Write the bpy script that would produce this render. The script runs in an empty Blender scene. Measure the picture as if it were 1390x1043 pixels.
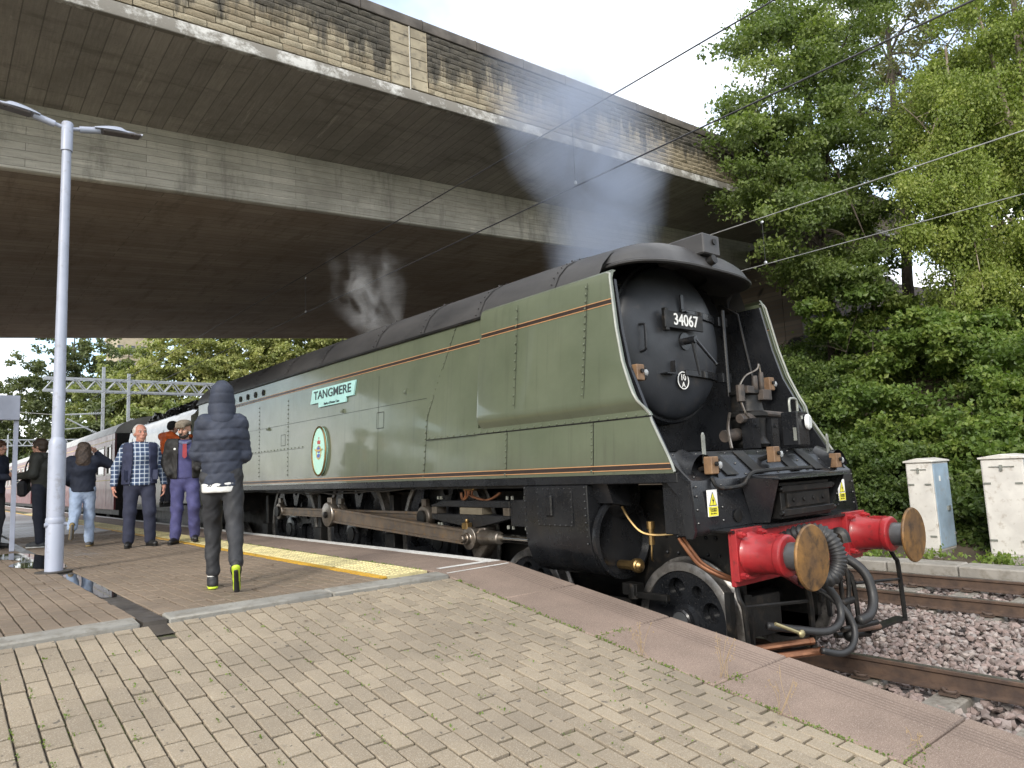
import bpy, bmesh, math, random
import numpy as np
from mathutils import Matrix, Vector, noise as mnoise
R = math.radians
random.seed(7); rng = np.random.default_rng(11)
SC = bpy.context.scene
COL = SC.collection

# ------------------------------------------------------------------ camera, sky, sun, exposure
CAM = np.array([-5.7196, -2.5981, 1.7645]); YAW, PITCH, ROLL, FPX = .694959, .119012, -.045262, 966.14
_f = np.array([math.sin(YAW)*math.cos(PITCH), math.cos(YAW)*math.cos(PITCH), math.sin(PITCH)])
_r = np.cross(_f, [0, 0, 1]); _r /= np.linalg.norm(_r); _u = np.cross(_r, _f)
_r2 = _r*math.cos(ROLL)+_u*math.sin(ROLL); _u2 = -_r*math.sin(ROLL)+_u*math.cos(ROLL)
cd = bpy.data.cameras.new('camera'); cam = bpy.data.objects.new('camera', cd); COL.objects.link(cam)
cam.matrix_world = Matrix(((_r2[0], _u2[0], -_f[0], CAM[0]), (_r2[1], _u2[1], -_f[1], CAM[1]), (_r2[2], _u2[2], -_f[2], CAM[2]), (0, 0, 0, 1)))
cd.sensor_fit = 'HORIZONTAL'; cd.sensor_width = 36; cd.lens = FPX/1390*36; cd.clip_start = .05; cd.clip_end = 3000
SC.camera = cam
TOSUN = Vector((-.80, -.42, .50)).normalized()
wd = bpy.data.worlds.new('World'); SC.world = wd; wd.use_nodes = True
_n = wd.node_tree.nodes; _l = wd.node_tree.links
_bg = _n['Background']; _bg.inputs[1].default_value = .15
_sky = _n.new('ShaderNodeTexSky'); _sky.sky_type = 'NISHITA'; _sky.sun_disc = False
_sky.sun_elevation = math.asin(TOSUN.z); _sky.sun_rotation = math.atan2(TOSUN.x, TOSUN.y)
_tc = _n.new('ShaderNodeTexCoord'); _sx = _n.new('ShaderNodeSeparateXYZ'); _l.new(_tc.outputs['Generated'], _sx.inputs[0])
_ad = _n.new('ShaderNodeMath'); _ad.operation = 'ADD'; _ad.inputs[1].default_value = .25; _l.new(_sx.outputs[2], _ad.inputs[0])
_dv = _n.new('ShaderNodeVectorMath'); _dv.operation = 'DIVIDE'; _l.new(_tc.outputs['Generated'], _dv.inputs[0])
_cb = _n.new('ShaderNodeCombineXYZ'); [_l.new(_ad.outputs[0], _cb.inputs[i]) for i in range(3)]; _l.new(_cb.outputs[0], _dv.inputs[1])
_no = _n.new('ShaderNodeTexNoise'); _no.inputs['Scale'].default_value = 1.3; _no.inputs['Detail'].default_value = 6
_mp = _n.new('ShaderNodeMapping'); _mp.inputs['Location'].default_value = (3.1, .4, 1.7); _l.new(_dv.outputs[0], _mp.inputs[0]); _l.new(_mp.outputs[0], _no.inputs['Vector'])
_rp = _n.new('ShaderNodeValToRGB'); _rp.color_ramp.elements[0].position = .33; _rp.color_ramp.elements[1].position = .56; _l.new(_no.outputs['Fac'], _rp.inputs[0])
_n2 = _n.new('ShaderNodeTexNoise'); _n2.inputs['Scale'].default_value = 2.3; _n2.inputs['Detail'].default_value = 5; _l.new(_dv.outputs[0], _n2.inputs['Vector'])
_r3 = _n.new('ShaderNodeValToRGB'); _r3.color_ramp.elements[0].color = (8.6, 8.9, 9.3, 1); _r3.color_ramp.elements[1].color = (10.8, 10.8, 10.7, 1)
_r3.color_ramp.elements[0].position = .35; _r3.color_ramp.elements[1].position = .65; _l.new(_n2.outputs['Fac'], _r3.inputs[0])
_mx = _n.new('ShaderNodeMixRGB'); _l.new(_rp.outputs[0], _mx.inputs[0])
_sc = _n.new('ShaderNodeVectorMath'); _sc.operation = 'SCALE'; _sc.inputs['Scale'].default_value = 1.7; _l.new(_sky.outputs[0], _sc.inputs[0])
_l.new(_sc.outputs[0], _mx.inputs[1]); _l.new(_r3.outputs[0], _mx.inputs[2]); _l.new(_mx.outputs[0], _bg.inputs[0])
sd = bpy.data.lights.new('sun', 'SUN'); sd.energy = 2.0; sd.angle = R(11); sd.color = (1, .95, .86)
sun = bpy.data.objects.new('sun', sd); COL.objects.link(sun); sun.location = (-20, -10, 30); sun.rotation_euler = TOSUN.to_track_quat('Z', 'Y').to_euler()
vs = SC.view_settings; vs.view_transform = 'Standard'; vs.look = 'None'; vs.gamma = 1; vs.exposure = .56; vs.use_curve_mapping = False
SC.cycles.max_bounces = 6; SC.cycles.diffuse_bounces = 3; SC.cycles.transparent_max_bounces = 8; SC.cycles.volume_bounces = 1
SC.cycles.use_denoising = True; SC.cycles.volume_step_rate = 1.0; SC.cycles.volume_max_steps = 128

def project(P):
    d = np.atleast_2d(P)-CAM; z = d@_f
    return np.stack([695+FPX*(d@_r2)/z, 521.5-FPX*(d@_u2)/z, z], -1)
def inview(P, m=20):
    q = project(P); return (q[:, 2] > .1) & (q[:, 0] > -m) & (q[:, 0] < 1390+m) & (q[:, 1] > -m) & (q[:, 1] < 1043+m)

# ------------------------------------------------------------------ materials
class NT:
    def __init__(s, name):
        s.m = bpy.data.materials.new(name); s.m.use_nodes = True; s.t = s.m.node_tree; s.p = s.t.nodes['Principled BSDF']; s.out = s.t.nodes['Material Output']
        s.pos = None
    def n(s, typ, ins=None, **pr):
        nd = s.t.nodes.new('ShaderNode'+typ)
        for k, v in pr.items(): setattr(nd, k, v)
        for k, v in (ins or {}).items(): s.set(nd.inputs[k], v)
        return nd
    def set(s, sock, v):
        if hasattr(v, 'is_linked') or isinstance(v, bpy.types.NodeSocket): s.t.links.new(v, sock)
        elif isinstance(v, bpy.types.Node): s.t.links.new(v.outputs[0], sock)
        else: sock.default_value = v
    def obj(s): return s.n('TexCoord').outputs['Object']
    def world(s): return s.n('NewGeometry').outputs['Position']
    def mapv(s, v, sc, rot=(0, 0, 0)): return s.n('Mapping', {'Vector': v, 'Scale': sc, 'Rotation': rot}).outputs[0]
    def noise(s, v, scale=5, detail=4, rough=.55, dist=0): return s.n('TexNoise', {'Vector': v, 'Scale': scale, 'Detail': detail, 'Roughness': rough, 'Distortion': dist}).outputs['Fac']
    def ramp(s, f, a, b, p0=.3, p1=.7):
        nd = s.n('ValToRGB', {0: f}); e = nd.color_ramp.elements
        e[0].position = p0; e[1].position = p1; e[0].color = c4(a); e[1].color = c4(b); return nd.outputs[0]
    def mix(s, f, a, b, mode='MIX'): return s.n('MixRGB', {0: f, 1: a if not isinstance(a, tuple) else c4(a), 2: b if not isinstance(b, tuple) else c4(b)}, blend_type=mode).outputs[0]
    def math(s, op, a, b=0., clamp=False): return s.n('Math', {0: a, 1: b}, operation=op, use_clamp=clamp).outputs[0]
    def bump(s, h, st=.3, d=.01): s.set(s.p.inputs['Normal'], s.n('Bump', {'Height': h, 'Strength': st, 'Distance': d}).outputs[0])
    def base(s, c): s.set(s.p.inputs['Base Color'], c4(c) if isinstance(c, tuple) else c)
    def rough(s, r): s.set(s.p.inputs['Roughness'], r)
def c4(c): return (c[0], c[1], c[2], 1.) if len(c) == 3 else c
MATS = {}
def mat(name, col, rough=.5, metal=0., var=.25, scale=6, col2=None, bump=0., bscale=80, coat=0., world=True, rnd=0., dirt=None, dirtamt=.5, spec=.5, rvar=.12, detail=4):
    if name in MATS: return MATS[name]
    t = NT(name); v = t.world() if world else t.obj()
    c2 = col2 or tuple(max(0, x*(1-var)) for x in col)
    nz = t.noise(v, scale, detail)
    c = t.ramp(nz, c2, col, .35, .65)
    if dirt:
        d = t.ramp(t.noise(v, scale*2.7, 6, .65), (0, 0, 0), (1, 1, 1), .62-.25*dirtamt, .78-.1*dirtamt)
        c = t.mix(d, c, dirt)
    if rnd:
        oi = t.n('ObjectInfo').outputs['Random']
        k = t.math('ADD', t.math('MULTIPLY', oi, 2*rnd), 1-rnd)
        c = t.mix(1., c, t.n('CombineColor', {0: k, 1: k, 2: k}).outputs[0], 'MULTIPLY')
    t.base(c); t.p.inputs['Metallic'].default_value = metal; t.p.inputs['Specular IOR Level'].default_value = spec
    t.rough(t.math('ADD', t.math('MULTIPLY', t.noise(v, scale*1.9, 3), rvar*2), max(.02, rough-rvar), True))
    if coat: t.p.inputs['Coat Weight'].default_value = coat; t.p.inputs['Coat Roughness'].default_value = .06
    if bump: t.bump(t.noise(v, bscale, 3), bump, .01)
    MATS[name] = t.m; return t.m

# ------------------------------------------------------------------ mesh builder
class B:
    def __init__(s): s.v = []; s.f = []
    def add(s, vs_, fs):
        o = len(s.v); s.v += [tuple(map(float, v)) for v in vs_]; s.f += [tuple(i+o for i in f) for f in fs]; return s
    def box(s, c, d, rot=None):
        h = [x/2 for x in d]; vs_ = [Vector((a*h[0], b*h[1], e*h[2])) for e in (-1, 1) for b in (-1, 1) for a in (-1, 1)]
        if rot is not None: vs_ = [rot @ v for v in vs_]
        return s.add([v+Vector(c) for v in vs_], [(0, 2, 3, 1), (4, 5, 7, 6), (0, 1, 5, 4), (1, 3, 7, 5), (3, 2, 6, 7), (2, 0, 4, 6)])
    def box2(s, a, b): return s.box([(x+y)/2 for x, y in zip(a, b)], [abs(y-x) for x, y in zip(a, b)])
    def tube(s, path, r, n=8, caps=True, closed=False):
        P = [Vector(q) for q in path]; m = len(P); rs = r if hasattr(r, '__len__') else [r]*m
        up = None; rings = []
        for i in range(m):
            if closed: t = P[(i+1) % m]-P[i-1]
            else: t = P[min(i+1, m-1)]-P[max(i-1, 0)]
            t.normalize()
            if up is None: up = t.orthogonal().normalized()
            up = (up-t*up.dot(t)); up = up.normalized() if up.length > 1e-6 else t.orthogonal().normalized(); w = t.cross(up)
            rings.append([P[i]+(up*math.cos(2*math.pi*k/n)+w*math.sin(2*math.pi*k/n))*rs[i] for k in range(n)])
        vs_ = [v for rg in rings for v in rg]; fs = []
        for i in range(m if closed else m-1):
            j = (i+1) % m
            for k in range(n): fs.append((i*n+k, i*n+(k+1) % n, j*n+(k+1) % n, j*n+k))
        if caps and not closed: fs += [tuple(range(n))[::-1], tuple((m-1)*n+k for k in range(n))]
        return s.add(vs_, fs)
    def cyl(s, p0, p1, r0, r1=None, n=20): return s.tube([p0, p1], [r0, r0 if r1 is None else r1], n)
    def lathe(s, prof, o, ax, n=32):
        ax = Vector(ax).normalized(); u = ax.orthogonal().normalized(); w = ax.cross(u); o = Vector(o)
        vs_ = [o+ax*h+(u*math.cos(2*math.pi*k/n)+w*math.sin(2*math.pi*k/n))*max(r, 1e-4) for r, h in prof for k in range(n)]
        fs = [(i*n+k, i*n+(k+1) % n, (i+1)*n+(k+1) % n, (i+1)*n+k) for i in range(len(prof)-1) for k in range(n)]
        fs += [tuple(range(n))[::-1], tuple((len(prof)-1)*n+k for k in range(n))]
        return s.add(vs_, fs)
    def prism(s, poly, axis, a, b):
        def mk(p, h): return {0: (h, p[0], p[1]), 1: (p[0], h, p[1]), 2: (p[0], p[1], h)}[axis]
        n = len(poly); return s.add([mk(p, a) for p in poly]+[mk(p, b) for p in poly], [tuple(range(n)), tuple(range(2*n-1, n-1, -1))]+[(i, i+n, (i+1) % n+n, (i+1) % n) for i in range(n)])
    def grid(s, rows, closeu=False):
        n = len(rows[0]); return s.add([q for r in rows for q in r], [(i*n+k, i*n+(k+1) % n, (i+1)*n+(k+1) % n, (i+1)*n+k) for i in range(len(rows)-1) for k in range(n if closeu else n-1)])
    def sphere(s, c, r, n=10, m=6):
        r = r if hasattr(r, '__len__') else (r, r, r); rows = []
        for i in range(m+1):
            th = math.pi*i/m; rows.append([(c[0]+r[0]*max(math.sin(th), .01)*math.cos(2*math.pi*k/n), c[1]+r[1]*max(math.sin(th), .01)*math.sin(2*math.pi*k/n), c[2]-r[2]*math.cos(th)) for k in range(n)])
        s.grid(rows, True); o = len(s.v)-n*(m+1); s.f += [tuple(o+k for k in range(n))[::-1], tuple(o+m*n+k for k in range(n))]; return s
    def plate(s, loops, depth, M):
        cu = bpy.data.curves.new('tmp', 'CURVE'); cu.dimensions = '2D'; cu.fill_mode = 'BOTH'; cu.extrude = depth/2
        for lp in loops:
            sp = cu.splines.new('POLY'); sp.points.add(len(lp)-1); sp.use_cyclic_u = True
            for q, pt in zip(lp, sp.points): pt.co = (q[0], q[1], 0, 1)
        o = bpy.data.objects.new('tmp', cu); me = o.to_mesh()
        s.add([M @ v.co for v in me.vertices], [tuple(p.vertices) for p in me.polygons])
        o.to_mesh_clear(); bpy.data.objects.remove(o); bpy.data.curves.remove(cu); return s
    def mesh(s, name, m, smooth=True, bevel=0., ang=35, fix=True):
        me = bpy.data.meshes.new(name); me.from_pydata(s.v, [], s.f)
        if fix or bevel:
            bm = bmesh.new(); bm.from_mesh(me)
            if bevel:
                bmesh.ops.remove_doubles(bm, verts=bm.verts, dist=1e-5)
                ed = [e for e in bm.edges if len(e.link_faces) == 2 and e.calc_face_angle(0) > R(40)]
                bmesh.ops.bevel(bm, geom=ed, offset=bevel, segments=1, affect='EDGES', clamp_overlap=True)
            bmesh.ops.recalc_face_normals(bm, faces=bm.faces); bm.to_mesh(me); bm.free()
        if smooth and len(me.polygons):
            me.polygons.foreach_set('use_smooth', [True]*len(me.polygons)); me.set_sharp_from_angle(angle=R(ang))
        for x in (m if isinstance(m, (list, tuple)) else [m]): me.materials.append(x)
        return me
    def obj(s, name, m, parent=None, **k):
        return link(name, s.mesh(name, m, **k), parent)
def ploc(o):
    l = Vector((0, 0, 0))
    while o is not None: l += o.location; o = o.parent
    return l
def link(name, me, parent=None, local=False):
    o = bpy.data.objects.new(name, me); COL.objects.link(o)
    if parent is not None:
        o.parent = parent
        if not local:
            l = Vector((0, 0, 0)); q = parent
            while q is not None: l += q.matrix_parent_inverse.translation+q.location; q = q.parent
            o.matrix_parent_inverse = Matrix.Translation(-l)
    return o
def tag(o, label=None, cat=None, group=None, kind=None):
    for k, v in (('label', label), ('category', cat), ('group', group), ('kind', kind)):
        if v: o[k] = v
    return o
def thing(name, label, cat, loc=(0, 0, 0), rz=0., group=None):
    o = bpy.data.objects.new(name, None); COL.objects.link(o); o.location = loc; o.rotation_euler = (0, 0, rz); o.empty_display_size = .2
    return tag(o, label, cat, group)
def copy_tree(o, parent=None):
    c = o.copy(); COL.objects.link(c); c.parent = parent
    for ch in list(o.children): copy_tree(ch, c)
    return c
def text(name, st, size, M, m, parent, ext=.002, sx=1., bold=0.):
    cu = bpy.data.curves.new('t', 'FONT'); cu.body = st; cu.size = size; cu.extrude = ext; cu.align_x = 'CENTER'; cu.align_y = 'CENTER'; cu.offset = bold
    o = bpy.data.objects.new('t', cu); me0 = o.to_mesh(); b = B()
    b.add([M @ Vector((v.co.x*sx, v.co.y, v.co.z)) for v in me0.vertices], [tuple(p.vertices) for p in me0.polygons])
    o.to_mesh_clear(); bpy.data.objects.remove(o); bpy.data.curves.remove(cu)
    return b.obj(name, m, parent, smooth=False, fix=False)
def frame(o, ex, ey):
    ex = Vector(ex).normalized(); ey = Vector(ey).normalized(); ez = ex.cross(ey)
    return Matrix(((ex.x, ey.x, ez.x, o[0]), (ex.y, ey.y, ez.y, o[1]), (ex.z, ey.z, ez.z, o[2]), (0, 0, 0, 1)))
def FRONT(x, y, z): return frame((x, y, z), (1, 0, 0), (0, 0, 1))
def SIDE(x, y, z): return frame((x, y, z), (0, -1, 0), (0, 0, 1))
def circ(cx, cy, r, n=24, ry=None): return [(cx+r*math.cos(2*math.pi*k/n), cy+(ry or r)*math.sin(2*math.pi*k/n)) for k in range(n)]
def smoothpath(pts, n=6):
    P = [Vector(p) for p in pts]; out = []
    for i in range(len(P)-1):
        a, b, c, d = P[max(i-1, 0)], P[i], P[i+1], P[min(i+2, len(P)-1)]
        for k in range(n):
            t = k/n; out.append(.5*((2*b)+(c-a)*t+(2*a-5*b+4*c-d)*t*t+(3*b-a-3*c+d)*t**3))
    return out+[P[-1]]
def npmesh(name, V, F, m, rnd=None, smooth=False):
    """V (n,3), F (m,k) arrays of equal-sized faces"""
    me = bpy.data.meshes.new(name); k = F.shape[1]
    me.vertices.add(len(V)); me.vertices.foreach_set('co', np.ascontiguousarray(V, dtype=np.float32).ravel())
    me.loops.add(F.size); me.loops.foreach_set('vertex_index', F.astype(np.int32).ravel())
    me.polygons.add(len(F)); me.polygons.foreach_set('loop_start', np.arange(0, F.size, k, dtype=np.int32))
    me.polygons.foreach_set('use_smooth', np.full(len(F), smooth, dtype=bool))
    if rnd is not None:
        a = me.attributes.new('rnd', 'FLOAT', 'FACE'); a.data.foreach_set('value', rnd.astype(np.float32))
    me.update(calc_edges=True)
    for x in (m if isinstance(m, (list, tuple)) else [m]): me.materials.append(x)
    return me
# ------------------------------------------------------------------ setting: ground, bank, ballast, tracks
PZ, YB, SL = .915, 2.70, .145
def pz(y): return PZ if y >= YB else PZ-SL*(YB-y)
m_soil = mat('soil', (.085, .065, .045), .95, scale=2, var=.45, bump=.5, bscale=25)
m_grav = mat('ballast_bed', (.15, .125, .115), .95, scale=30, var=.55, bump=1., bscale=45)
m_grass = mat('rough_grass', (.07, .09, .03), .95, scale=3, col2=(.05, .055, .025), bump=.6, bscale=30)
o = B().add([(-1500, -1500, -.62), (1500, -1500, -.62), (1500, 1500, -.62), (-1500, 1500, -.62)], [(0, 1, 2, 3)]).obj('ground', m_grass, fix=False); tag(o, kind='structure')
rows = []
for y in np.arange(-14, 140.1, 2.): rows.append([(x, y, -.30+.03*math.sin(x*3+y)-(.1 if x > 7.5 else 0)) for x in np.arange(-1.55, 8.6, .6)])
tag(B().grid(rows).obj('track_bed', m_grav, fix=False), kind='structure')
def bank(x, y):
    t = min(max((x-8.0)/7.5, 0), 1); t = t*t*(3-2*t)
    z = -.05+4.9*t+max(0, x-15.5)*.12
    if y > 45: z += (max(0, x-12)*.10)*min(1, (y-45)/40)
    return z+.12*math.sin(x*1.3+y*.9)+.1*math.sin(y*1.7-x*.4)
rows = [[(x, y, bank(x, y)) for x in list(np.arange(6.35, 20, .55))+list(np.arange(20, 90, 6))] for y in list(np.arange(-18, 26, 1.))+list(np.arange(26, 190, 6))]
tag(B().grid(rows).obj('embankment', m_soil, fix=False), kind='structure')
# ballast stones, one mass
ico = np.array([(0, .53, .85), (0, .53, -.85), (0, -.53, .85), (0, -.53, -.85), (.53, .85, 0), (.53, -.85, 0), (-.53, .85, 0), (-.53, -.85, 0), (.85, 0, .53), (.85, 0, -.53), (-.85, 0, .53), (-.85, 0, -.53)])
icf = np.array([(0, 2, 8), (0, 8, 4), (0, 4, 6), (0, 6, 10), (0, 10, 2), (3, 1, 9), (3, 9, 5), (3, 5, 7), (3, 7, 11), (3, 11, 1), (8, 2, 5), (8, 5, 9), (8, 9, 4), (4, 9, 1), (4, 1, 6), (6, 1, 11), (6, 11, 10), (10, 11, 7), (10, 7, 2), (2, 7, 5)])
def scatter_stones(name, P, smin, smax, m):
    n = len(P); S = rng.uniform(smin, smax, n)
    V = ico[None]*rng.uniform(.55, 1.3, (n, 12, 1))*np.stack([np.ones(n), rng.uniform(.6, 1, n), rng.uniform(.45, .9, n)], -1)[:, None]
    a = rng.uniform(0, 6.28, n); c, s = np.cos(a)[:, None], np.sin(a)[:, None]
    b = rng.uniform(-.7, .7, n); cb, sb = np.cos(b)[:, None], np.sin(b)[:, None]
    x, y, z = V[..., 0], V[..., 1], V[..., 2]; x, z = x*cb+z*sb, -x*sb+z*cb
    V = np.stack([x*c-y*s, x*s+y*c, z], -1)*S[:, None, None]+P[:, None]
    F = (icf[None]+np.arange(n)[:, None, None]*12).reshape(-1, 3)
    return link(name, npmesh(name, V.reshape(-1, 3), F, m, np.repeat(rng.uniform(0, 1, n), 20)))
t = NT('ballast_stone'); at = t.n('Attribute', attribute_name='rnd').outputs['Fac']
nd = t.n('ValToRGB', {0: at}); cr = nd.color_ramp; cr.elements[0].color = (.17, .14, .13, 1); cr.elements[1].color = (.42, .355, .33, 1)
for p_, c_ in ((.3, (.24, .185, .17, 1)), (.55, (.31, .235, .215, 1)), (.75, (.27, .245, .235, 1)), (.9, (.36, .31, .285, 1))): e = cr.elements.new(p_); e.color = c_
t.base(t.mix(t.math('MULTIPLY', t.noise(t.world(), 60, 3), .45), nd.outputs[0], (.1, .075, .06))); t.rough(.9); m_stone = t.m
P = np.stack([rng.uniform(-.6, 7.0, 34000), rng.uniform(-7.5, 9, 34000), np.zeros(34000)], -1)
P = P[inview(P, 500)]
d_ = np.linalg.norm(P-CAM, axis=1); P = P[rng.uniform(0, 1, len(P)) < np.clip(1.25-d_/26, .3, 1)]
P[:, 2] = -.235+rng.uniform(-.03, .03, len(P))+np.where((P[:, 0] > 1.25) & (P[:, 0] < 3.45), .05+.05*np.sin(P[:, 1]*.9), 0)
o = scatter_stones('track_ballast', P, .022, .05, m_stone); tag(o, 'pinkish grey crushed stone ballast around the rails', 'ballast', kind='stuff')
P = np.stack([rng.uniform(1.15, 3.5, 7000), rng.uniform(-7, 8, 7000), np.zeros(7000)], -1); P = P[inview(P, 500)]
P[:, 2] = -.16+.05*np.sin(P[:, 1]*.9)+rng.uniform(-.02, .03, len(P))
o2 = scatter_stones('ballast_shoulder', P, .022, .045, m_stone); tag(o2, 'heap of pinkish ballast stones between the two tracks', 'ballast', kind='stuff')

m_rail = mat('rail_rust', (.10, .062, .042), .75, scale=9, col2=(.055, .036, .028), bump=.3, bscale=60)
m_railtop = mat('rail_head', (.30, .28, .26), .35, .9, scale=12)
m_sleeper = mat('sleeper_concrete', (.24, .22, .19), .9, scale=7, dirt=(.10, .08, .06), bump=.3)
m_clip = mat('rail_clip', (.09, .06, .045), .7, scale=20)
RP = [(-.07, -.158), (.07, -.158), (.07, -.145), (.012, -.125), (.010, -.045), (.035, -.030), (.036, -.006), (.03, 0), (-.03, 0), (-.036, -.006), (-.035, -.030), (-.010, -.045), (-.012, -.125), (-.07, -.145)]
def track(x0, y0, y1, label):
    t = thing('railway_track', label, 'railway track', (x0, y0, -.2)); t['kind'] = 'structure'; del t['category']
    for s in (-1, 1):
        xr = x0+s*.7525
        r = B().prism([(xr+a, b) for a, b in RP], 1, y0, y1).obj('rail', m_rail, t, ang=20)
        B().box2((xr-.027, y0, -.001), (xr+.027, y1, .0025)).obj('rail_head', m_railtop, r)
    sm = B().prism([(-1.25, -.30), (1.25, -.30), (1.25, -.175), (.5, -.185), (-.5, -.185), (-1.25, -.175)], 1, -.12, .12).mesh('sleeper', m_sleeper, bevel=.012)
    cb = B()
    for s in (-1, 1):
        for e in (-1, 1):
            xc = s*.7525+e*.10
            cb.tube(smoothpath([(xc-e*.03, -.04, -.14), (xc+e*.03, -.05, -.135), (xc+e*.055, 0, -.13), (xc+e*.02, .04, -.12), (xc-e*.035, .03, -.135)], 3), .011, 6)
            cb.box((xc, 0, -.16), (.09, .13, .02))
    cm = cb.mesh('rail_clips', m_clip)
    y = y0+.4; k = 0
    while y < min(y1, 45):
        so = link('sleeper', sm, t, True); so.location = (0, y-y0, .2)
        if y < 16: co = link('rail_fixing', cm, so, True)
        y += .70
    return t
track(0, -9, 110, 'rusty running line beneath the green engine')
track(4.70, -9, 110, 'empty rusty running line beyond the ballast, before the cabinets')
# concrete edge beyond the far track
m_conc = mat('old_concrete', (.30, .28, .25), .9, scale=3, dirt=(.16, .14, .11), bump=.3, var=.3)
k = thing('edging_kerb', 'weathered low concrete kerb beside the far track', 'kerb', (6.2, 0, -.3))
y = -9.; 
ks = [B().box((0, 0, 0), (.5, .985, .36)).mesh('kerb_block', m_conc, bevel=.02)]
while y < 30:
    so = link('kerb_block', ks[0], k, True); so.location = (random.uniform(-.012, .012), y, .2+random.uniform(-.015, .01)); so.rotation_euler = (0, random.uniform(-.01, .01), random.uniform(-.01, .01)); y += 1.0

# ------------------------------------------------------------------ platform
t = NT('platform_joint_mortar'); v = t.world()
t.base(t.mix(t.ramp(t.noise(v, 2.2, 5, .6), (0, 0, 0), (1, 1, 1), .50, .64), t.ramp(t.noise(v, 14), (.035, .03, .024), (.085, .07, .055)), t.ramp(t.noise(v, 30), (.05, .075, .012), (.14, .17, .03)))); t.rough(.95); t.bump(t.noise(v, 90), .6); m_joint = t.m
t = NT('paving_blocks'); v = t.world(); at = t.n('Attribute', attribute_name='rnd').outputs['Fac']; oi = t.n('ObjectInfo').outputs['Random']
f_ = t.math('FRACT', t.math('ADD', at, oi))
c = t.ramp(f_, (.212, .172, .122), (.288, .236, .168), 0, 1)
c = t.mix(t.math('MULTIPLY', t.ramp(t.noise(v, 160, 2), (0, 0, 0), (1, 1, 1), .52, .66), .55), c, (.42, .375, .31))
c = t.mix(t.math('MULTIPLY', t.ramp(t.noise(v, 220, 2), (0, 0, 0), (1, 1, 1), .58, .66), .6), c, (.10, .085, .07))
c = t.mix(t.math('MULTIPLY', t.ramp(t.noise(v, 1.1, 5, .6), (0, 0, 0), (1, 1, 1), .45, .68), .5), c, (.150, .125, .096))
c = t.mix(t.math('MULTIPLY', t.ramp(t.noise(v, 5.5, 6, .7), (0, 0, 0), (1, 1, 1), .60, .72), .45), c, (.085, .072, .055))
c = t.mix(t.math('MULTIPLY', t.ramp(t.noise(v, 23, 2, .4), (0, 0, 0), (1, 1, 1), .715, .735), .7), c, (.05, .045, .04))
ys = t.n('SeparateXYZ', {0: v}).outputs
upf = t.math('MULTIPLY', t.math('GREATER_THAN', ys[1], 2.60), .72)      # upper, older and damper paving
c = t.mix(upf, c, t.ramp(t.noise(v, .9, 4), (.125, .090, .064), (.215, .157, .112), .35, .65)); t.base(c)
wet = t.ramp(t.noise(v, .55, 3), (1, 1, 1), (0, 0, 0), .40, .55)
t.rough(t.math('SUBTRACT', .88, t.math('MULTIPLY', t.math('MULTIPLY', wet, upf), .62)))
t.bump(t.noise(v, 190, 2), .35, .004); m_paver = t.m
t = NT('coping_concrete'); v = t.world(); sx = t.n('SeparateXYZ', {0: v}).outputs
c = t.ramp(t.noise(v, 1.7, 5, .6), (.155, .112, .088), (.245, .180, .143), .3, .7)
c = t.mix(t.math('MULTIPLY', t.ramp(t.noise(v, 170, 2), (0, 0, 0), (1, 1, 1), .5, .65), .6), c, (.36, .29, .24))
c = t.mix(t.math('MULTIPLY', t.ramp(t.noise(v, 210, 2), (0, 0, 0), (1, 1, 1), .56, .64), .6), c, (.07, .05, .042))
t.rough(.9)
grv = t.math('MULTIPLY', t.math('GREATER_THAN', t.math('SINE', t.math('MULTIPLY', sx[0], 170.)), .55), t.math('MULTIPLY', t.math('GREATER_THAN', sx[0], -1.76), t.math('LESS_THAN', sx[0], -1.555)))
t.base(t.mix(t.math('MULTIPLY', grv, .55), c, (.085, .06, .05))); t.bump(t.math('SUBTRACT', t.math('MULTIPLY', t.noise(v, 180, 2), .35), grv), .7, .008); m_cop = t.m
m_pwall = mat('platform_wall', (.075, .06, .05), .95, scale=5, bump=.4)
m_white = mat('white_line_paint', (.74, .74, .72), .6, scale=14, col2=(.55, .54, .52), dirt=(.36, .32, .28), dirtamt=.35)
m_yel = mat('tactile_yellow', (.66, .58, .30), .75, scale=5, col2=(.54, .47, .25), dirt=(.26, .21, .12), dirtamt=.4, rnd=.12)
m_yell = mat('yellow_line_paint', (.62, .36, .03), .65, scale=8, col2=(.52, .30, .04), dirt=(.28, .2, .1), dirtamt=.3)
m_kerb = mat('drain_kerb_concrete', (.25, .24, .215), .9, scale=4, dirt=(.14, .125, .10), bump=.4)

plat = B()
XL = -20.
ye = -5.0
# solid body (top 12 mm below paving)
prof = [(ye, pz(ye)-.02), (YB, PZ-.02), (110, PZ-.02), (110, -.6), (ye, -.6)]
plat.prism(prof, 0, XL, -1.50)
pl = plat.obj('platform', m_joint, fix=True, smooth=False); tag(pl, kind='structure')
B().prism([(ye, pz(ye)-.09), (YB, PZ-.09), (110, PZ-.09), (110, -.5), (ye, -.5)], 0, -1.499, -1.485).obj('platform_face', m_pwall, pl, smooth=False)
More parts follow.
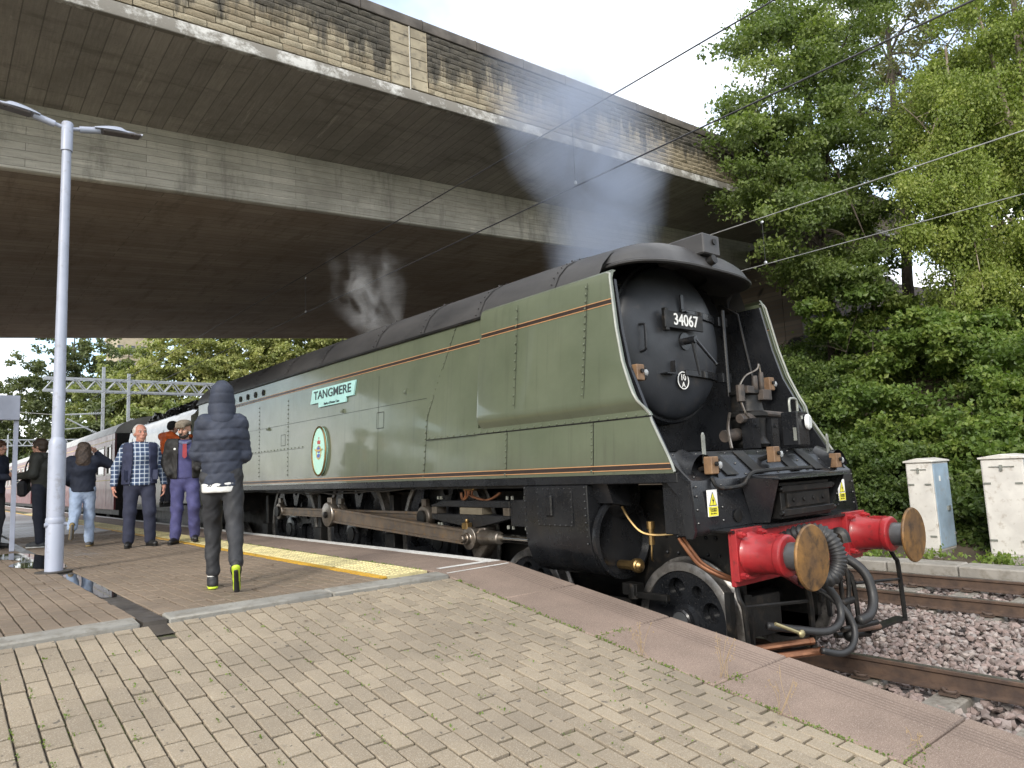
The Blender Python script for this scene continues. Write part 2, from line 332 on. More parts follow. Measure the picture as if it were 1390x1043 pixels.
# far paving, beyond where blocks can be told apart
t = NT('far_paving'); v = t.world()
br = t.n('TexBrick', {'Vector': t.mapv(v, (1, 1, 1), (0, 0, R(90))), 'Color1': (.12, .09, .072, 1), 'Color2': (.19, .145, .118, 1), 'Mortar': (.05, .042, .036, 1), 'Scale': 1., 'Mortar Size': .006, 'Brick Width': .2, 'Row Height': .1})
t.base(br.outputs[0]); t.rough(t.math('ADD', t.math('MULTIPLY', t.noise(v, .5, 3), .7), .1, True)); m_far = t.m
FAR = 13.6
for x0, x1 in ((-4.40, -2.72), (XL, -4.64)): B().box2((x0, FAR, PZ-.03), (x1, 109, PZ-.001)).obj('far_paving', m_far, pl, smooth=False)
B().box2((XL, YB, PZ-.03), (-10.0, FAR-.002, PZ-.001)).obj('side_paving', m_far, pl, smooth=False)
# coping slabs
yj = [2.695, 1.80, .84, -.07, -1.06, -2.02, -2.98, -3.95]
slabs = [(a, b) for b, a in zip(yj, yj[1:])]; y = 2.695
while y < 75: slabs.append((y, y+.92)); y += .92
for a, b in slabs:
    g = .005; w = []
    for x in (-2.235, -1.45):
        for yy in (a+g, b-g):
            for dz in (-.10, 0): w.append((x, yy, pz(yy)+dz+random.uniform(0, .0015)))
    s = B().add(w, [(0, 1, 3, 2), (4, 6, 7, 5), (0, 4, 5, 1), (2, 3, 7, 6), (1, 5, 7, 3), (0, 2, 6, 4)]).obj('coping_slab', m_cop, pl, bevel=.008)
# painted lines (thin sheets)
B().box2((-1.60, 2.80, PZ), (-1.462, 75, PZ+.004)).obj('white_edge_line', m_white, pl, smooth=False)
B().add([(-2.14, 2.80, PZ+.004), (-1.602, 2.80, PZ+.004), (-1.602, 2.90, PZ+.004), (-2.14, 2.87, PZ+.004)], [(0, 1, 2, 3)]).obj('white_cross_line', m_white, pl, smooth=False)
B().add([(-2.2, 2.60, pz(2.60)+.004), (-1.50, 2.62, pz(2.62)+.004), (-1.50, 2.645, pz(2.645)+.004), (-2.2, 2.618, pz(2.618)+.004)], [(0, 1, 2, 3)]).obj('faint_cross_line', m_white, pl, smooth=False)
# tactile slabs
tb = B().box((0, 0, -.02), (.394, .394, .04))
for i in range(6):
    for j in range(6):
        x = -.165+.066*i; y_ = -.165+.066*j
        tb.lathe([(.016, 0), (.0145, .004), (.010, .006)], (x, y_, 0), (0, 0, 1), 8)
tm = tb.mesh('tactile_slab', m_yel)
y = 3.02
while y < 30:
    so = link('tactile_slab', tm, pl, True); so.location = (-2.46, y, PZ+.004+random.uniform(-.0015, .0015)); y += .40
B().box2((-2.735, 2.82, PZ-.01), (-2.665, 40, PZ+.005)).obj('yellow_line', m_yell, pl, smooth=False)
# kerb strip at the ramp's crest and the drain channel
for x0, x1 in ((-3.3, -2.25), (-4.44, -3.305), (-5.75, -4.61), (-6.9, -5.755), (-8.1, -6.905), (-10, -8.105)):
    B().add([(x, y_, PZ+dz+(0 if y_ > 2.65 else -.012)) for x in (x0, x1) for y_ in (2.50, 2.685) for dz in (-.09, .006)], [(0, 1, 3, 2), (4, 6, 7, 5), (0, 4, 5, 1), (2, 3, 7, 6), (1, 5, 7, 3), (0, 2, 6, 4)]).obj('kerb_strip', m_kerb, pl, bevel=.01)
m_chan = mat('wet_channel', (.075, .065, .055), .45, scale=5, col2=(.035, .03, .026), rvar=.25)
B().box2((-4.592, 2.5, PZ-.10), (-4.453, 30, PZ-.009)).obj('drain_channel', m_chan, pl, smooth=False)
B().add([(-4.60, 2.30, pz(2.30)-.007), (-4.45, 2.30, pz(2.30)-.007), (-4.45, 2.56, pz(2.56)-.006), (-4.60, 2.56, pz(2.56)-.006)], [(0, 1, 2, 3)]).obj('drain_outfall', m_chan, pl, smooth=False, fix=False)
t = NT('puddle_water'); t.base((.02, .02, .02)); t.rough(.02); t.p.inputs['Specular IOR Level'].default_value = .8; t.bump(t.noise(t.world(), 3, 2), .03, .01); m_water = t.m
def puddle(pts, z, label):
    pts = smoothpath(pts+[pts[0]], 4)[:-1]
    o = B().add([(p[0], p[1], z) for p in pts], [tuple(range(len(pts)))]).obj('puddle', m_water, smooth=False, fix=False); tag(o, label, 'puddle', kind='stuff'); return o
puddle([(-4.588, 3.9, 0), (-4.458, 4.0, 0), (-4.458, 5.7, 0), (-4.5, 5.95, 0), (-4.588, 5.8, 0)], PZ-.005, 'narrow puddle in the drain channel by the lamp post')
puddle([(-4.62, 6.7, 0), (-4.42, 6.8, 0), (-4.42, 8.6, 0), (-4.7, 9.6, 0), (-5.0, 9.0, 0), (-4.72, 8.2, 0), (-4.9, 7.5, 0)], PZ+.0045, 'wet puddle on the paving behind the lamp post')

# paving blocks: 300 largest in view are objects, the rest one mass
def bevbox(lx, ly, lz, b):
    v = [(sx*(lx/2), sy*(ly/2), -lz) for sx, sy in ((-1, -1), (1, -1), (1, 1), (-1, 1))]+[(sx*(lx/2), sy*(ly/2), -b) for sx, sy in ((-1, -1), (1, -1), (1, 1), (-1, 1))]+[(sx*(lx/2-b), sy*(ly/2-b), 0) for sx, sy in ((-1, -1), (1, -1), (1, 1), (-1, 1))]
    f = [(0, 1, 5, 4), (1, 2, 6, 5), (2, 3, 7, 6), (3, 0, 4, 7), (4, 5, 9, 8), (5, 6, 10, 9), (6, 7, 11, 10), (7, 4, 8, 11), (8, 9, 10, 11)]
    return np.array(v), np.array(f)
PVv, PVf = bevbox(.1005, .198, .05, .0045)
cells = []
def fill(x0, x1, y0, y1):
    nx = int(round((x1-x0)/.1005)); wx = (x1-x0)/nx
    for i in range(nx):
        y = y0-(.1 if i % 2 else 0)+random.uniform(-.012, .012)
        while y < y1:
            a, b = max(y, y0), min(y+.2, y1)
            if b-a > .03: cells.append((x0+(i+.5)*wx, (a+b)/2, (b-a-.0135)/.198, wx/.1085))
            y += .2
fill(-10, -2.245, -4.6, 2.49); fill(-4.455, -2.745, 2.70, FAR); fill(-10, -4.59, 2.70, FAR)
cells = [c_ for c_ in cells if not (c_[1] < 2.69 and c_[1] > 2.30 and -4.61 < c_[0] < -4.44)]
C = np.array([(x, y, pz(y)) for x, y, _, _ in cells]); vis = C[:, 0] > -99; dist = np.linalg.norm(C-CAM, axis=1)
idx = np.where(vis)[0]; idx = idx[np.argsort(dist[idx])]
vin = inview(C, 0); near = [i for i in idx if vin[i]][:300]; rest = [i for i in idx if i not in set(near)]
pm = npmesh('paver', PVv, PVf, m_paver, np.zeros(len(PVf)))
th = math.atan(SL)
def pose(i):
    x, y, ly, wx = cells[i]; up = y < 2.6
    return Matrix.Translation((x, y, pz(y)+random.uniform(-.004, .0025)-(.004 if random.random() < .06 else 0))) @ Matrix.Rotation(th if up else 0, 4, 'X') @ Matrix.Rotation(random.uniform(-.012, .012), 4, 'Z') @ Matrix.Rotation(random.uniform(-.022, .022), 4, 'Y') @ Matrix.Diagonal((wx*.985, ly, 1, 1))
for i in near:
    so = link('paver', pm, pl, True); so.matrix_basis = pose(i)
VV = []; FF = []; RR = []
for k_, i in enumerate(rest):
    M = np.array(pose(i)); VV.append(PVv@M[:3, :3].T+M[:3, 3]); FF.append(PVf+12*k_); RR += [random.random()]*len(PVf)
so = link('pavers_beyond', npmesh('pavers_beyond', np.concatenate(VV), np.concatenate(FF), m_paver, np.array(RR)), pl); so['kind'] = 'stuff'

# ------------------------------------------------------------------ road bridge
BD = Vector((1, .066, .093))
def bp(x, y, z): return (x, y+.066*x, z+.093*x)
def boards(name, lo, hi, stain, axes, bw, bh, line, amt):
    """shutter-marked concrete: axes = (along boards, across boards) as world-axis indices"""
    t = NT(name); v = t.world(); sp = t.n('SeparateXYZ', {0: v}).outputs
    up = t.math('SUBTRACT', sp[2], t.math('MULTIPLY', sp[0], .093)); ax = [sp[0], t.math('SUBTRACT', sp[1], t.math('MULTIPLY', sp[0], .066)), up]
    cv = t.n('CombineXYZ', {0: ax[axes[0]], 1: ax[axes[1]], 2: 0.}).outputs[0]
    bk = t.n('TexBrick', {'Vector': cv, 'Color1': (.25, .25, .25, 1), 'Color2': (.75, .75, .75, 1), 'Mortar': (0, 0, 0, 1), 'Scale': 1., 'Mortar Size': line, 'Mortar Smooth': .4, 'Brick Width': bw, 'Row Height': bh}); bk.offset = .37
    grain = t.noise(t.n('Mapping', {'Vector': cv, 'Scale': (1.2, 14, 1)}).outputs[0], 2.2, 7, .68)
    f = t.math('ADD', t.math('MULTIPLY', bk.outputs[0], .34), t.math('MULTIPLY', grain, .66))
    c = t.ramp(f, lo, hi, .28, .66)
    blot = t.math('MULTIPLY', t.ramp(t.noise(v, .55, 7, .68), (0, 0, 0), (1, 1, 1), .44, .62), amt); c = t.mix(blot, c, stain)
    c = t.mix(t.math('MULTIPLY', t.ramp(t.noise(t.n('Mapping', {'Vector': cv, 'Scale': (2.4, .5, 1)}).outputs[0], 1.3, 7, .72), (0, 0, 0), (1, 1, 1), .52, .66), .45), c, tuple(x*.5 for x in stain))
    c = t.mix(t.math('MULTIPLY', t.ramp(t.noise(v, 38, 4, .7), (0, 0, 0), (1, 1, 1), .60, .72), .5), c, tuple(x*.4 for x in lo))
    c = t.mix(t.math('MULTIPLY', t.ramp(t.noise(t.n('Mapping', {'Vector': cv, 'Scale': (.6, 5, 1), 'Location': (3, 7, 0)}).outputs[0], 1.1, 8, .75), (0, 0, 0), (1, 1, 1), .60, .66), .5), c, tuple(min(1, x*1.35) for x in hi))
    c = t.mix(t.math('MULTIPLY', bk.outputs['Fac'], .5), c, tuple(x*.45 for x in lo)); t.base(c); t.rough(.92)
    t.bump(t.math('SUBTRACT', t.math('ADD', f, t.math('MULTIPLY', t.noise(v, 45, 3), .3)), bk.outputs['Fac']), .5, .012); return t.m
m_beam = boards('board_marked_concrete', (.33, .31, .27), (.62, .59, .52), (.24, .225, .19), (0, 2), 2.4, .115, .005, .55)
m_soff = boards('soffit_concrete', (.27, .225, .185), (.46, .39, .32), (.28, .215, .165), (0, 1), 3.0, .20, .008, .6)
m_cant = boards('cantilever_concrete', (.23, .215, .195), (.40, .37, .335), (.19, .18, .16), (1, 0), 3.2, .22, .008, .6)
m_core = mat('dark_mortar', (.09, .08, .065), .95, scale=12, bump=.4)
t = NT('limed_string_course'); v = t.world()
c = t.ramp(t.noise(t.mapv(v, (1.7, 1, 2.2)), 1.5, 8, .75), (.20, .185, .16), (.54, .53, .50), .48, .60); t.base(c); t.rough(.9); t.bump(t.noise(v, 40), .3); m_lip = t.m
t = NT('streaked_stone'); v = t.world(); at = t.n('Attribute', attribute_name='rnd').outputs['Fac']; oi = t.n('ObjectInfo').outputs['Random']
hh = t.math('SUBTRACT', t.n('SeparateXYZ', {0: v}).outputs[2], t.math('MULTIPLY', t.n('SeparateXYZ', {0: v}).outputs[0], .093))   # height along the climbing deck
c = t.ramp(t.math('FRACT', t.math('ADD', at, oi)), (.29, .24, .165), (.49, .43, .315), 0, 1)
c = t.mix(t.math('MULTIPLY', t.noise(v, 25, 3), .4), c, (.2, .155, .10))
stk = t.math('ADD', t.math('MULTIPLY', t.noise(t.mapv(v, (2.6, .2, .22)), 1.5, 6, .7), .62), t.math('MULTIPLY', t.noise(v, .8, 4, .6), .38))
lvl = t.math('MULTIPLY', t.math('SUBTRACT', hh, 7.75), .27)          # soot and algae thin out downwards in runs
f_ = t.ramp(t.math('ADD', stk, t.math('SUBTRACT', lvl, .12)), (0, 0, 0), (1, 1, 1), .47, .56)
c = t.mix(t.math('MULTIPLY', f_, .88), c, t.ramp(t.noise(v, 9, 4), (.028, .027, .026), (.085, .078, .066))); t.base(c); t.rough(.92); t.bump(t.noise(v, 30, 6, .7), 1., .03); m_bst = t.m
m_bcop = mat('parapet_coping', (.12, .105, .092), .9, scale=4, var=.45, bump=.4, rnd=.12)
m_ash = mat('ashlar', (.42, .365, .26), .9, scale=2.6, col2=(.27, .23, .165), dirt=(.12, .105, .085), dirtamt=.42, bump=.25, rnd=.12)
br = thing('road_bridge', 'concrete road bridge with streaked stone parapet climbing over the railway', 'bridge', (0, 14, 0))
X0, X1 = -17., 24.
YF, ZF, ZT = 6.45, 7.60, 9.05          # fascia line
YBm, ZB, ZBt, YFar = 8.88, 6.50, 7.52, 22.2
def bprism(name, poly, m, a=X0, b=X1, parent=br, nseg=1, **k):
    bb = B(); n = len(poly)
    for i in range(nseg+1):
        x = a+(b-a)*i/nseg; bb.v += [bp(x, y, z) for y, z in poly]
    bb.f = [tuple(range(n)), tuple(nseg*n+j for j in range(n))[::-1]]+[(i*n+j, i*n+(j+1) % n, (i+1)*n+(j+1) % n, (i+1)*n+j) for i in range(nseg) for j in range(n)]
    return bb.obj(name, m, parent, **k)
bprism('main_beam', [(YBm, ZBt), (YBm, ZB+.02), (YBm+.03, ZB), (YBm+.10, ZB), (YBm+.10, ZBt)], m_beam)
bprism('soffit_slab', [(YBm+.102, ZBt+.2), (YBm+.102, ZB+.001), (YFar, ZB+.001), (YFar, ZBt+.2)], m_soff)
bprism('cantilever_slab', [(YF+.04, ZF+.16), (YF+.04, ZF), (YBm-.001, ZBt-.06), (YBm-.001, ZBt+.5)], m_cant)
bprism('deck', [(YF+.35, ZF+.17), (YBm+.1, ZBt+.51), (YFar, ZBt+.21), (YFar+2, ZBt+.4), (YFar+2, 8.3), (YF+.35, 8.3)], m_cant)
bprism('string_course', [(YF-.05, ZF-.005), (YF-.05, ZF+.17), (YF+.01, ZF+.205), (YF+.035, ZF+.205), (YF+.035, ZF-.005)], m_lip, nseg=1, bevel=.008)
bprism('parapet_core', [(YF+.045, ZF+.2), (YF+.36, ZF+.2), (YF+.36, ZT-.2), (YF+.045, ZT-.2)], m_core)
x = X0
while x < X1:
    a, b = x+.004, min(x+1.15, X1)-.004; bprism('coping_block', [(YF-.04, ZT-.2), (YF-.04, ZT-.03), (YF+.0, ZT), (YF+.38, ZT), (YF+.40, ZT-.2)], m_bcop, a, b, bevel=.008); x += 1.15
# rock-faced stones
def rockstone(w, h, seed):
    r2 = np.random.default_rng(seed); nx, nz = 4, 3; v = []; f = []
    for j in range(nz):
        for i in range(nx):
            edge = i in (0, nx-1) or j in (0, nz-1)
            v.append(((i/(nx-1)-.5)*w+(0 if i in (0, nx-1) else r2.uniform(-.02, .02)), (-.012 if edge else -r2.uniform(.028, .05)), (j/(nz-1)-.5)*h+(0 if j in (0, nz-1) else r2.uniform(-.012, .012))))
    for j in range(nz-1):
        for i in range(nx-1): f.append((j*nx+i, j*nx+i+1, (j+1)*nx+i+1, (j+1)*nx+i))
    n0 = len(v); bd = [(0, 0), (nx-1, 0), (nx-1, nz-1), (0, nz-1)]
    v += [((i/(nx-1)-.5)*w, .04, (j/(nz-1)-.5)*h) for i, j in bd]
    f += [(0, n0, n0+1, nx-1), (nx-1, n0+1, n0+2, nx*nz-1), (nx*nz-1, n0+2, n0+3, nx*(nz-1)), (nx*(nz-1), n0+3, n0, 0)]
    f2 = []
    for q in f: f2.append(q)
    return np.array(v), f2
stvar = [rockstone(1, 1, 50+i) for i in range(6)]
rows_ = 11; h0, h1 = ZF+.21, ZT-.205; rh = (h1-h0)/rows_
QX0, QX1 = -.36, .34
stones = []
for j in range(rows_):
    x = X0+random.uniform(0, .3)
    while x < X1:
        w = random.choice((.22, .28, .34, .40, .46))
        a, b = x, x+w
        for aa, bb_ in ((a, min(b, QX0)), (max(a, QX1), b)) if (a < QX1 and b > QX0) else ((a, b),):
            if bb_-aa > .06: stones.append(((aa+bb_)/2, h0+(j+.5)*rh, bb_-aa-.012))
        x = b
SP = np.array([bp(x, YF, z) for x, z, w in stones]); vz = inview(SP, 20); dd = np.linalg.norm(SP-CAM, axis=1)
for i_, q in enumerate(stones):   # the trees hide the far right end
    if q[0] > 11: vz[i_] = False
vi = [i for i in np.argsort(dd) if vz[i]]
nearst = set(vi[:300])
stm = []
for v_, f_ in stvar:
    b_ = B(); b_.add(v_, f_); stm.append(b_.mesh('stone', m_bst, fix=True, ang=25))
restb = B()
for i, (x, z, w) in enumerate(stones):
    k_ = random.randrange(6); fl = random.choice((-1, 1))
    Mx = Matrix(((1, 0, 0, x), (.066, 1, 0, YF+.066*x), (.093, 0, 1, z+.093*x), (0, 0, 0, 1))) @ Matrix.Diagonal((w, random.uniform(.7, 1.3), rh-.010, 1))
    if i in nearst:
        so = link('stone', stm[k_], br, True); so.matrix_basis = Matrix.Translation((0, -14, 0)) @ Mx
    else: restb.add([Mx @ Vector(q) for q in stvar[k_][0]], stvar[k_][1])
so = restb.obj('stones_beyond', m_bst, br, fix=True, ang=25); so['kind'] = 'stuff'
# smooth quoin pier with its joint pipe
nq = 6; qh = (ZT-.205-h0)/nq
for j in range(nq):
    z0 = h0+j*qh; wl, wr = (.345, .325)
    for a, b in ((-.01-wl, -.015), (.015, .01+wr)):
        bprism('quoin_block', [(YF-.022, z0+.004), (YF-.022, z0+qh-.004), (YF+.04, z0+qh-.004), (YF+.04, z0+.004)], m_ash, a, b, bevel=.006)
B().tube([bp(0, YF-.02, h0-.02), bp(0, YF-.02, ZT-.2)], .012, 8).obj('joint_pipe', mat('joint_sealant', (.55, .53, .48), .7), br)
# abutments, wing wall
t = NT('abutment_brick'); v = t.world()
bk = t.n('TexBrick', {'Vector': t.mapv(v, (1, 1, 1), (R(90), 0, 0)), 'Color1': (.11, .09, .075, 1), 'Color2': (.17, .14, .115, 1), 'Mortar': (.10, .095, .09, 1), 'Scale': 1, 'Mortar Size': .012, 'Brick Width': .45, 'Row Height': .15})
gr = t.ramp(t.noise(t.mapv(v, (1, 1, 1)), .9, 2, .4, 1.2), (0, 0, 0), (1, 1, 1), .53, .56)
t.base(t.mix(gr, bk.outputs[0], (.012, .012, .014))); t.rough(.9); t.bump(bk.outputs['Fac'], -.5, .01); m_abut = t.m
B().box2((15.2, 8.9, -1), (24, 21.5, 8.6)).obj('abutment', m_abut, br, smooth=False)
B().prism([(15.2, 1), (40, 1), (40, 9.3), (15.2, 7.6)], 1, 8.3, 8.88).obj('wing_wall', m_abut, br, smooth=False)
B().box2((-17.6, 9, -.6), (-16.4, 21.5, 5.2)).obj('pier', m_beam, br, smooth=False)
# roof-top plant room peeping over the parapet
rb = thing('rooftop_building', 'grey flat roofed building corner peeping over the bridge parapet', 'building', (33, 34, 6))
B().box2((27, 31, 5), (33.6, 38, 22.2)).obj('wall', mat('grey_cladding', (.33, .34, .35), .6, scale=2), rb, smooth=False)
B().box2((26.8, 30.8, 22.2), (33.8, 38.2, 22.6)).obj('roof', mat('grey_flashing', (.22, .225, .24), .5, scale=2), rb, smooth=False)
# ------------------------------------------------------------------ locomotive
t = NT('green_paint'); v = t.world()
c = t.ramp(t.noise(v, 1.3, 5, .6), (.078, .094, .059), (.108, .125, .082), .3, .7)
drip = t.ramp(t.noise(t.mapv(v, (1, 9, .5)), 2., 5, .6), (0, 0, 0), (1, 1, 1), .56, .74)
c = t.mix(t.math('MULTIPLY', drip, .35), c, (.045, .05, .035))
low = t.n('MapRange', {'Value': t.math('ADD', t.n('SeparateXYZ', {0: v}).outputs[2], t.math('MULTIPLY', t.noise(t.mapv(v, (1, 4, .7)), 2., 5, .7), .55)), 'From Min': 1.85, 'From Max': 2.25, 'To Min': .55, 'To Max': 0.}).outputs[0]
c = t.mix(low, c, (.055, .052, .040)); t.base(c)   # road grime splashed up the skirt
t.rough(t.math('ADD', t.math('MULTIPLY', t.noise(v, 2.2, 4), .25), .30)); t.p.inputs['Coat Weight'].default_value = .75
t.set(t.p.inputs['Coat Roughness'], t.math('ADD', t.math('MULTIPLY', t.ramp(t.noise(v, 1.1, 5, .65), (0, 0, 0), (1, 1, 1), .4, .75), .2), .05))
t.bump(t.math('ADD', t.noise(t.mapv(v, (1, 1, 1.6)), 1.7, 3, .5), t.math('MULTIPLY', t.noise(v, 7., 2), .12)), .30, .03); m_green = t.m
t = NT('engine_black'); v = t.world()
c = t.ramp(t.noise(v, 2.3, 6, .65), (.006, .0066, .008), (.016, .0172, .020), .3, .7)
c = t.mix(t.math('MULTIPLY', t.ramp(t.noise(v, 75, 3), (0, 0, 0), (1, 1, 1), .60, .70), .45), c, (.06, .058, .055))
c = t.mix(t.math('MULTIPLY', t.ramp(t.noise(t.mapv(v, (3, 3, .8)), 2.2, 6, .7), (0, 0, 0), (1, 1, 1), .55, .75), .35), c, (.035, .030, .026))
t.base(c); t.rough(t.math('ADD', t.math('MULTIPLY', t.noise(v, 4.5, 6, .65), .45), .06)); t.p.inputs['Specular IOR Level'].default_value = .42; t.bump(t.noise(v, 22, 4), .10, .01); m_blk = t.m
m_blk2 = mat('grimy_black', (.010, .0095, .009), .5, scale=4, col2=(.003, .003, .003), bump=.15, bscale=50, rvar=.22, spec=.35, dirt=(.035, .027, .02), dirtamt=.3)
t = NT('roof_black'); v = t.world()
c = t.ramp(t.noise(t.mapv(v, (1.6, .5, 1.6)), 1.6, 6, .65), (.022, .022, .024), (.055, .053, .053), .3, .7); t.base(c); t.rough(t.math('ADD', t.math('MULTIPLY', t.noise(v, 2.5, 5), .3), .38)); t.bump(t.noise(v, 6, 3), .12, .01); m_roof = t.m
m_steel = mat('oily_steel', (.30, .27, .235), .33, .85, scale=7, col2=(.17, .14, .115), dirt=(.10, .075, .05), dirtamt=.4)
m_rodrust = mat('rod_steel', (.21, .165, .125), .42, .7, scale=5, col2=(.13, .11, .095), dirt=(.24, .15, .07), dirtamt=.45)
m_tyre = mat('tyre_steel', (.30, .285, .27), .42, .7, scale=9, col2=(.17, .16, .15), dirt=(.10, .09, .08))
m_bright = mat('bright_steel', (.55, .53, .50), .22, 1., scale=6)
m_red = mat('buffer_red', (.34, .020, .024), .42, scale=5, col2=(.23, .014, .018), dirt=(.09, .018, .018), dirtamt=.3, coat=.15, bump=.12, bscale=30, rvar=.2)
m_bhead = mat('buffer_face', (.26, .135, .04), .5, .25, scale=4, col2=(.12, .07, .035), dirt=(.025, .02, .016), dirtamt=.62, rvar=.2)
m_shank = mat('buffer_shank', (.12, .125, .13), .4, .5, scale=6)
m_brass = mat('brass', (.36, .24, .10), .35, .9, scale=9, col2=(.22, .15, .07))
m_copper = mat('copper_pipe', (.42, .20, .11), .4, .85, scale=9, col2=(.26, .12, .07))
m_rub = mat('rubber_hose', (.022, .022, .023), .5, scale=12)
m_orange = mat('lining_orange', (.42, .22, .10), .5, var=.1)
m_band = mat('lining_black', (.030, .020, .017), .4, var=.2)
m_lampbox = mat('lamp_box_brown', (.21, .125, .065), .55, scale=10, col2=(.12, .07, .04), bump=.2)
t = NT('lamp_glass'); t.base((.55, .57, .58)); t.rough(.08); t.p.inputs['Transmission Weight'].default_value = .5; m_lens = t.m
m_numw = mat('white_enamel', (.78, .78, .76), .4, var=.06)
m_trim = mat('edge_trim', (.30, .31, .28), .45, .4, scale=8)

loco = thing('steam_locomotive', 'green air-smoothed steam locomotive numbered 34067 standing at the platform', 'locomotive', (0, 5, 0))
L = loco
FE = [(1.70, .818), (1.80, .868), (1.98, .968), (2.20, 1.09), (2.37, 1.18), (2.60, 1.27), (2.91, 1.345), (3.18, 1.39), (3.38, 1.425)]   # front edge: z -> Y
def fe(z): return float(np.interp(z, [a for a, b in FE], [b for a, b in FE]))
CY1 = 11.15
for s in (-1, 1):
    zs = list(np.linspace(1.68, 2.2, 6))
    b = B(); rows = []
    for z in zs: rows.append([(s*(1.355), y, z) for y in [fe(z)]+list(np.linspace(1.6, 3.32, 4))])
    b.grid(rows)
    rows = [[(s*x, fe(z)+.02, z) for z in zs] for x in (1.355, 1.31)]; b.grid(rows)
    b.obj('lower_side_panel', m_green, L)
    # rear casing (flat)
    b = B(); b.prism([(3.325, 1.68), (CY1, 1.68), (CY1, 3.385), (3.325, 3.385)], 0, s*1.335, s*1.29); b.obj('side_casing', m_green, L)
    # deflector panel, bulged
    lv = [(2.145, 1.340), (2.175, 1.344), (2.195, 1.362), (2.245, 1.418), (2.28, 1.436), (2.32, 1.44), (2.6, 1.436), (2.9, 1.43), (3.2, 1.425), (3.36, 1.420), (3.415, 1.40), (3.44, 1.36)]
    b = B(); b.grid([[(s*x, y, z) for y in [fe(z)]+list(np.linspace(1.6, 3.20, 5))]+[(s*(1.34+(x-1.34)*.9), 3.235, z), (s*1.337, 3.27, z)] for z, x in lv])
    b.grid([[(s*(x-d), fe(z)+.004, z) for z, x in lv] for d in (0, .05)])
    b.obj('smoke_deflector', m_green, L)
    b = B(); b.prism([(fe(z)+.012, z) for z in (1.70, 1.98, 2.2, 2.58, 2.89, 3.14, 3.36)]+[(2.2, 3.36), (2.2, 1.70)], 0, s*1.30, s*1.335); b.obj('deflector_lining', m_blk, L)
    pth = [(s*(1.357 if z < 2.15 else float(np.interp(z, [a for a, _ in lv], [c_ for _, c_ in lv]))), fe(z)-.004, z) for z in np.linspace(1.69, 3.36, 30)]
    pth += [(s*1.40, fe(3.3)+.02, 3.40), (s*1.395, fe(3.3)+.06, 3.415)]
    B().tube(pth, .011, 6).obj('edge_trim', m_trim, L)
    # black valance
    B().box2((s*1.30, .80, 1.605), (s*1.352, 12.9, 1.682)).obj('valance', m_blk, L, bevel=.006)
    # lining
    for nm, z, xs, ya, yb in (('upper_lining', 3.145, 1.430, 1.39, 3.19), ('upper_lining', 3.13, 1.338, 3.285, CY1), ('lower_lining', 1.735, 1.359, .85, 3.318), ('lower_lining', 1.735, 1.338, 3.33, CY1)):
        q = B().box2((s*(xs-.004), ya, z-.015), (s*xs, yb, z+.015)).obj(nm, m_band, L, smooth=False)
        for dz in (-.021, .021): B().box2((s*(xs-.004), ya, z+dz-.0035), (s*(xs+.001), yb, z+dz+.0035)).obj('orange_line', m_orange, q, smooth=False)
# seams and rivets on the near side
sm_ = B(); rv = B()
def seam(y0, z0, y1, z1, x, n=0, w=.004):
    d = Vector((0, y1-y0, z1-z0)); l = d.length; d.normalize(); nrm = Vector((0, -d.z, d.y))*w
    a = Vector((x, y0, z0)); b = Vector((x, y1, z1))
    sm_.add([a-nrm, b-nrm, b+nrm, a+nrm], [(0, 1, 2, 3)])
    for i in range(n):
        q = a+(b-a)*((i+.5)/n)+Vector((.0, .022*(1 if abs(d.z) > .5 else 0), .02*(0 if abs(d.z) > .5 else 1)))
        rv.lathe([(.011, 0), (.009, .006), (.004, .008)], q, (-1, 0, 0), 7)
seam(1.03, 2.135, 4.25, 2.135, -1.3585, 0)
seam(1.03, 2.135, 3.3, 2.135, -1.3585, 22, .006); seam(3.33, 2.135, 4.3, 2.135, -1.338, 8)
seam(1.66, 1.69, 1.66, 2.14, -1.3585, 8); seam(2.82, 1.69, 2.82, 2.14, -1.3585, 8); seam(1.70, 2.34, 1.66, 3.36, -1.4425, 16, .0025); seam(2.62, 2.34, 2.60, 3.36, -1.4425, 12, .002)
seam(4.32, 1.69, 4.28, 2.4, -1.338, 10); seam(4.28, 2.4, 3.75, 3.37, -1.338, 14)
for y, n in ((5.4, 0), (6.9, 6), (8.2, 18), (9.4, 18), (10.4, 14)): seam(y, 1.8, y, 3.02 if y != 6.9 else 2.45, -1.338, n, .0025)
seam(4.3, 2.62, CY1, 2.62, -1.338, 0, .0025); seam(7.6, 2.22, CY1, 2.22, -1.338, 26, .0025)
for y, z, w, h in ((5.35, 2.45, .17, .2), (8.4, 2.38, .17, .17)):
    for a in ((y-w/2, z-h/2, y+w/2, z-h/2), (y-w/2, z+h/2, y+w/2, z+h/2), (y-w/2, z-h/2, y-w/2, z+h/2), (y+w/2, z-h/2, y+w/2, z+h/2)): seam(*a, -1.338, 0, .004)
sm_.obj('panel_seams', m_blk2, L, smooth=False, fix=False)['kind'] = 'stuff'; q = rv.obj('rivets', m_green, L); q['kind'] = 'stuff'
for y, z in ((4.75, 2.75), (6.35, 2.66), (9.0, 2.6)):
    B().box((-1.345, y, z), (.03, .03, .055)).tube([(-1.36, y, z+.01), (-1.375, y, z-.02)], .012, 6).obj('side_bracket', m_green, L)
def dscale(y, z):
    """the casing tapers in towards its top and its front"""
    st = np.interp(y, [1.2, 3.4, 6.5, 10.5, 12.], [.862, .88, .945, .99, 1.]); sb = np.interp(y, [1., 3.4, 12.], [.965, .98, 1.]); k = np.clip((z-1.7)/1.7, 0, 1)
    return sb+(st-sb)*k
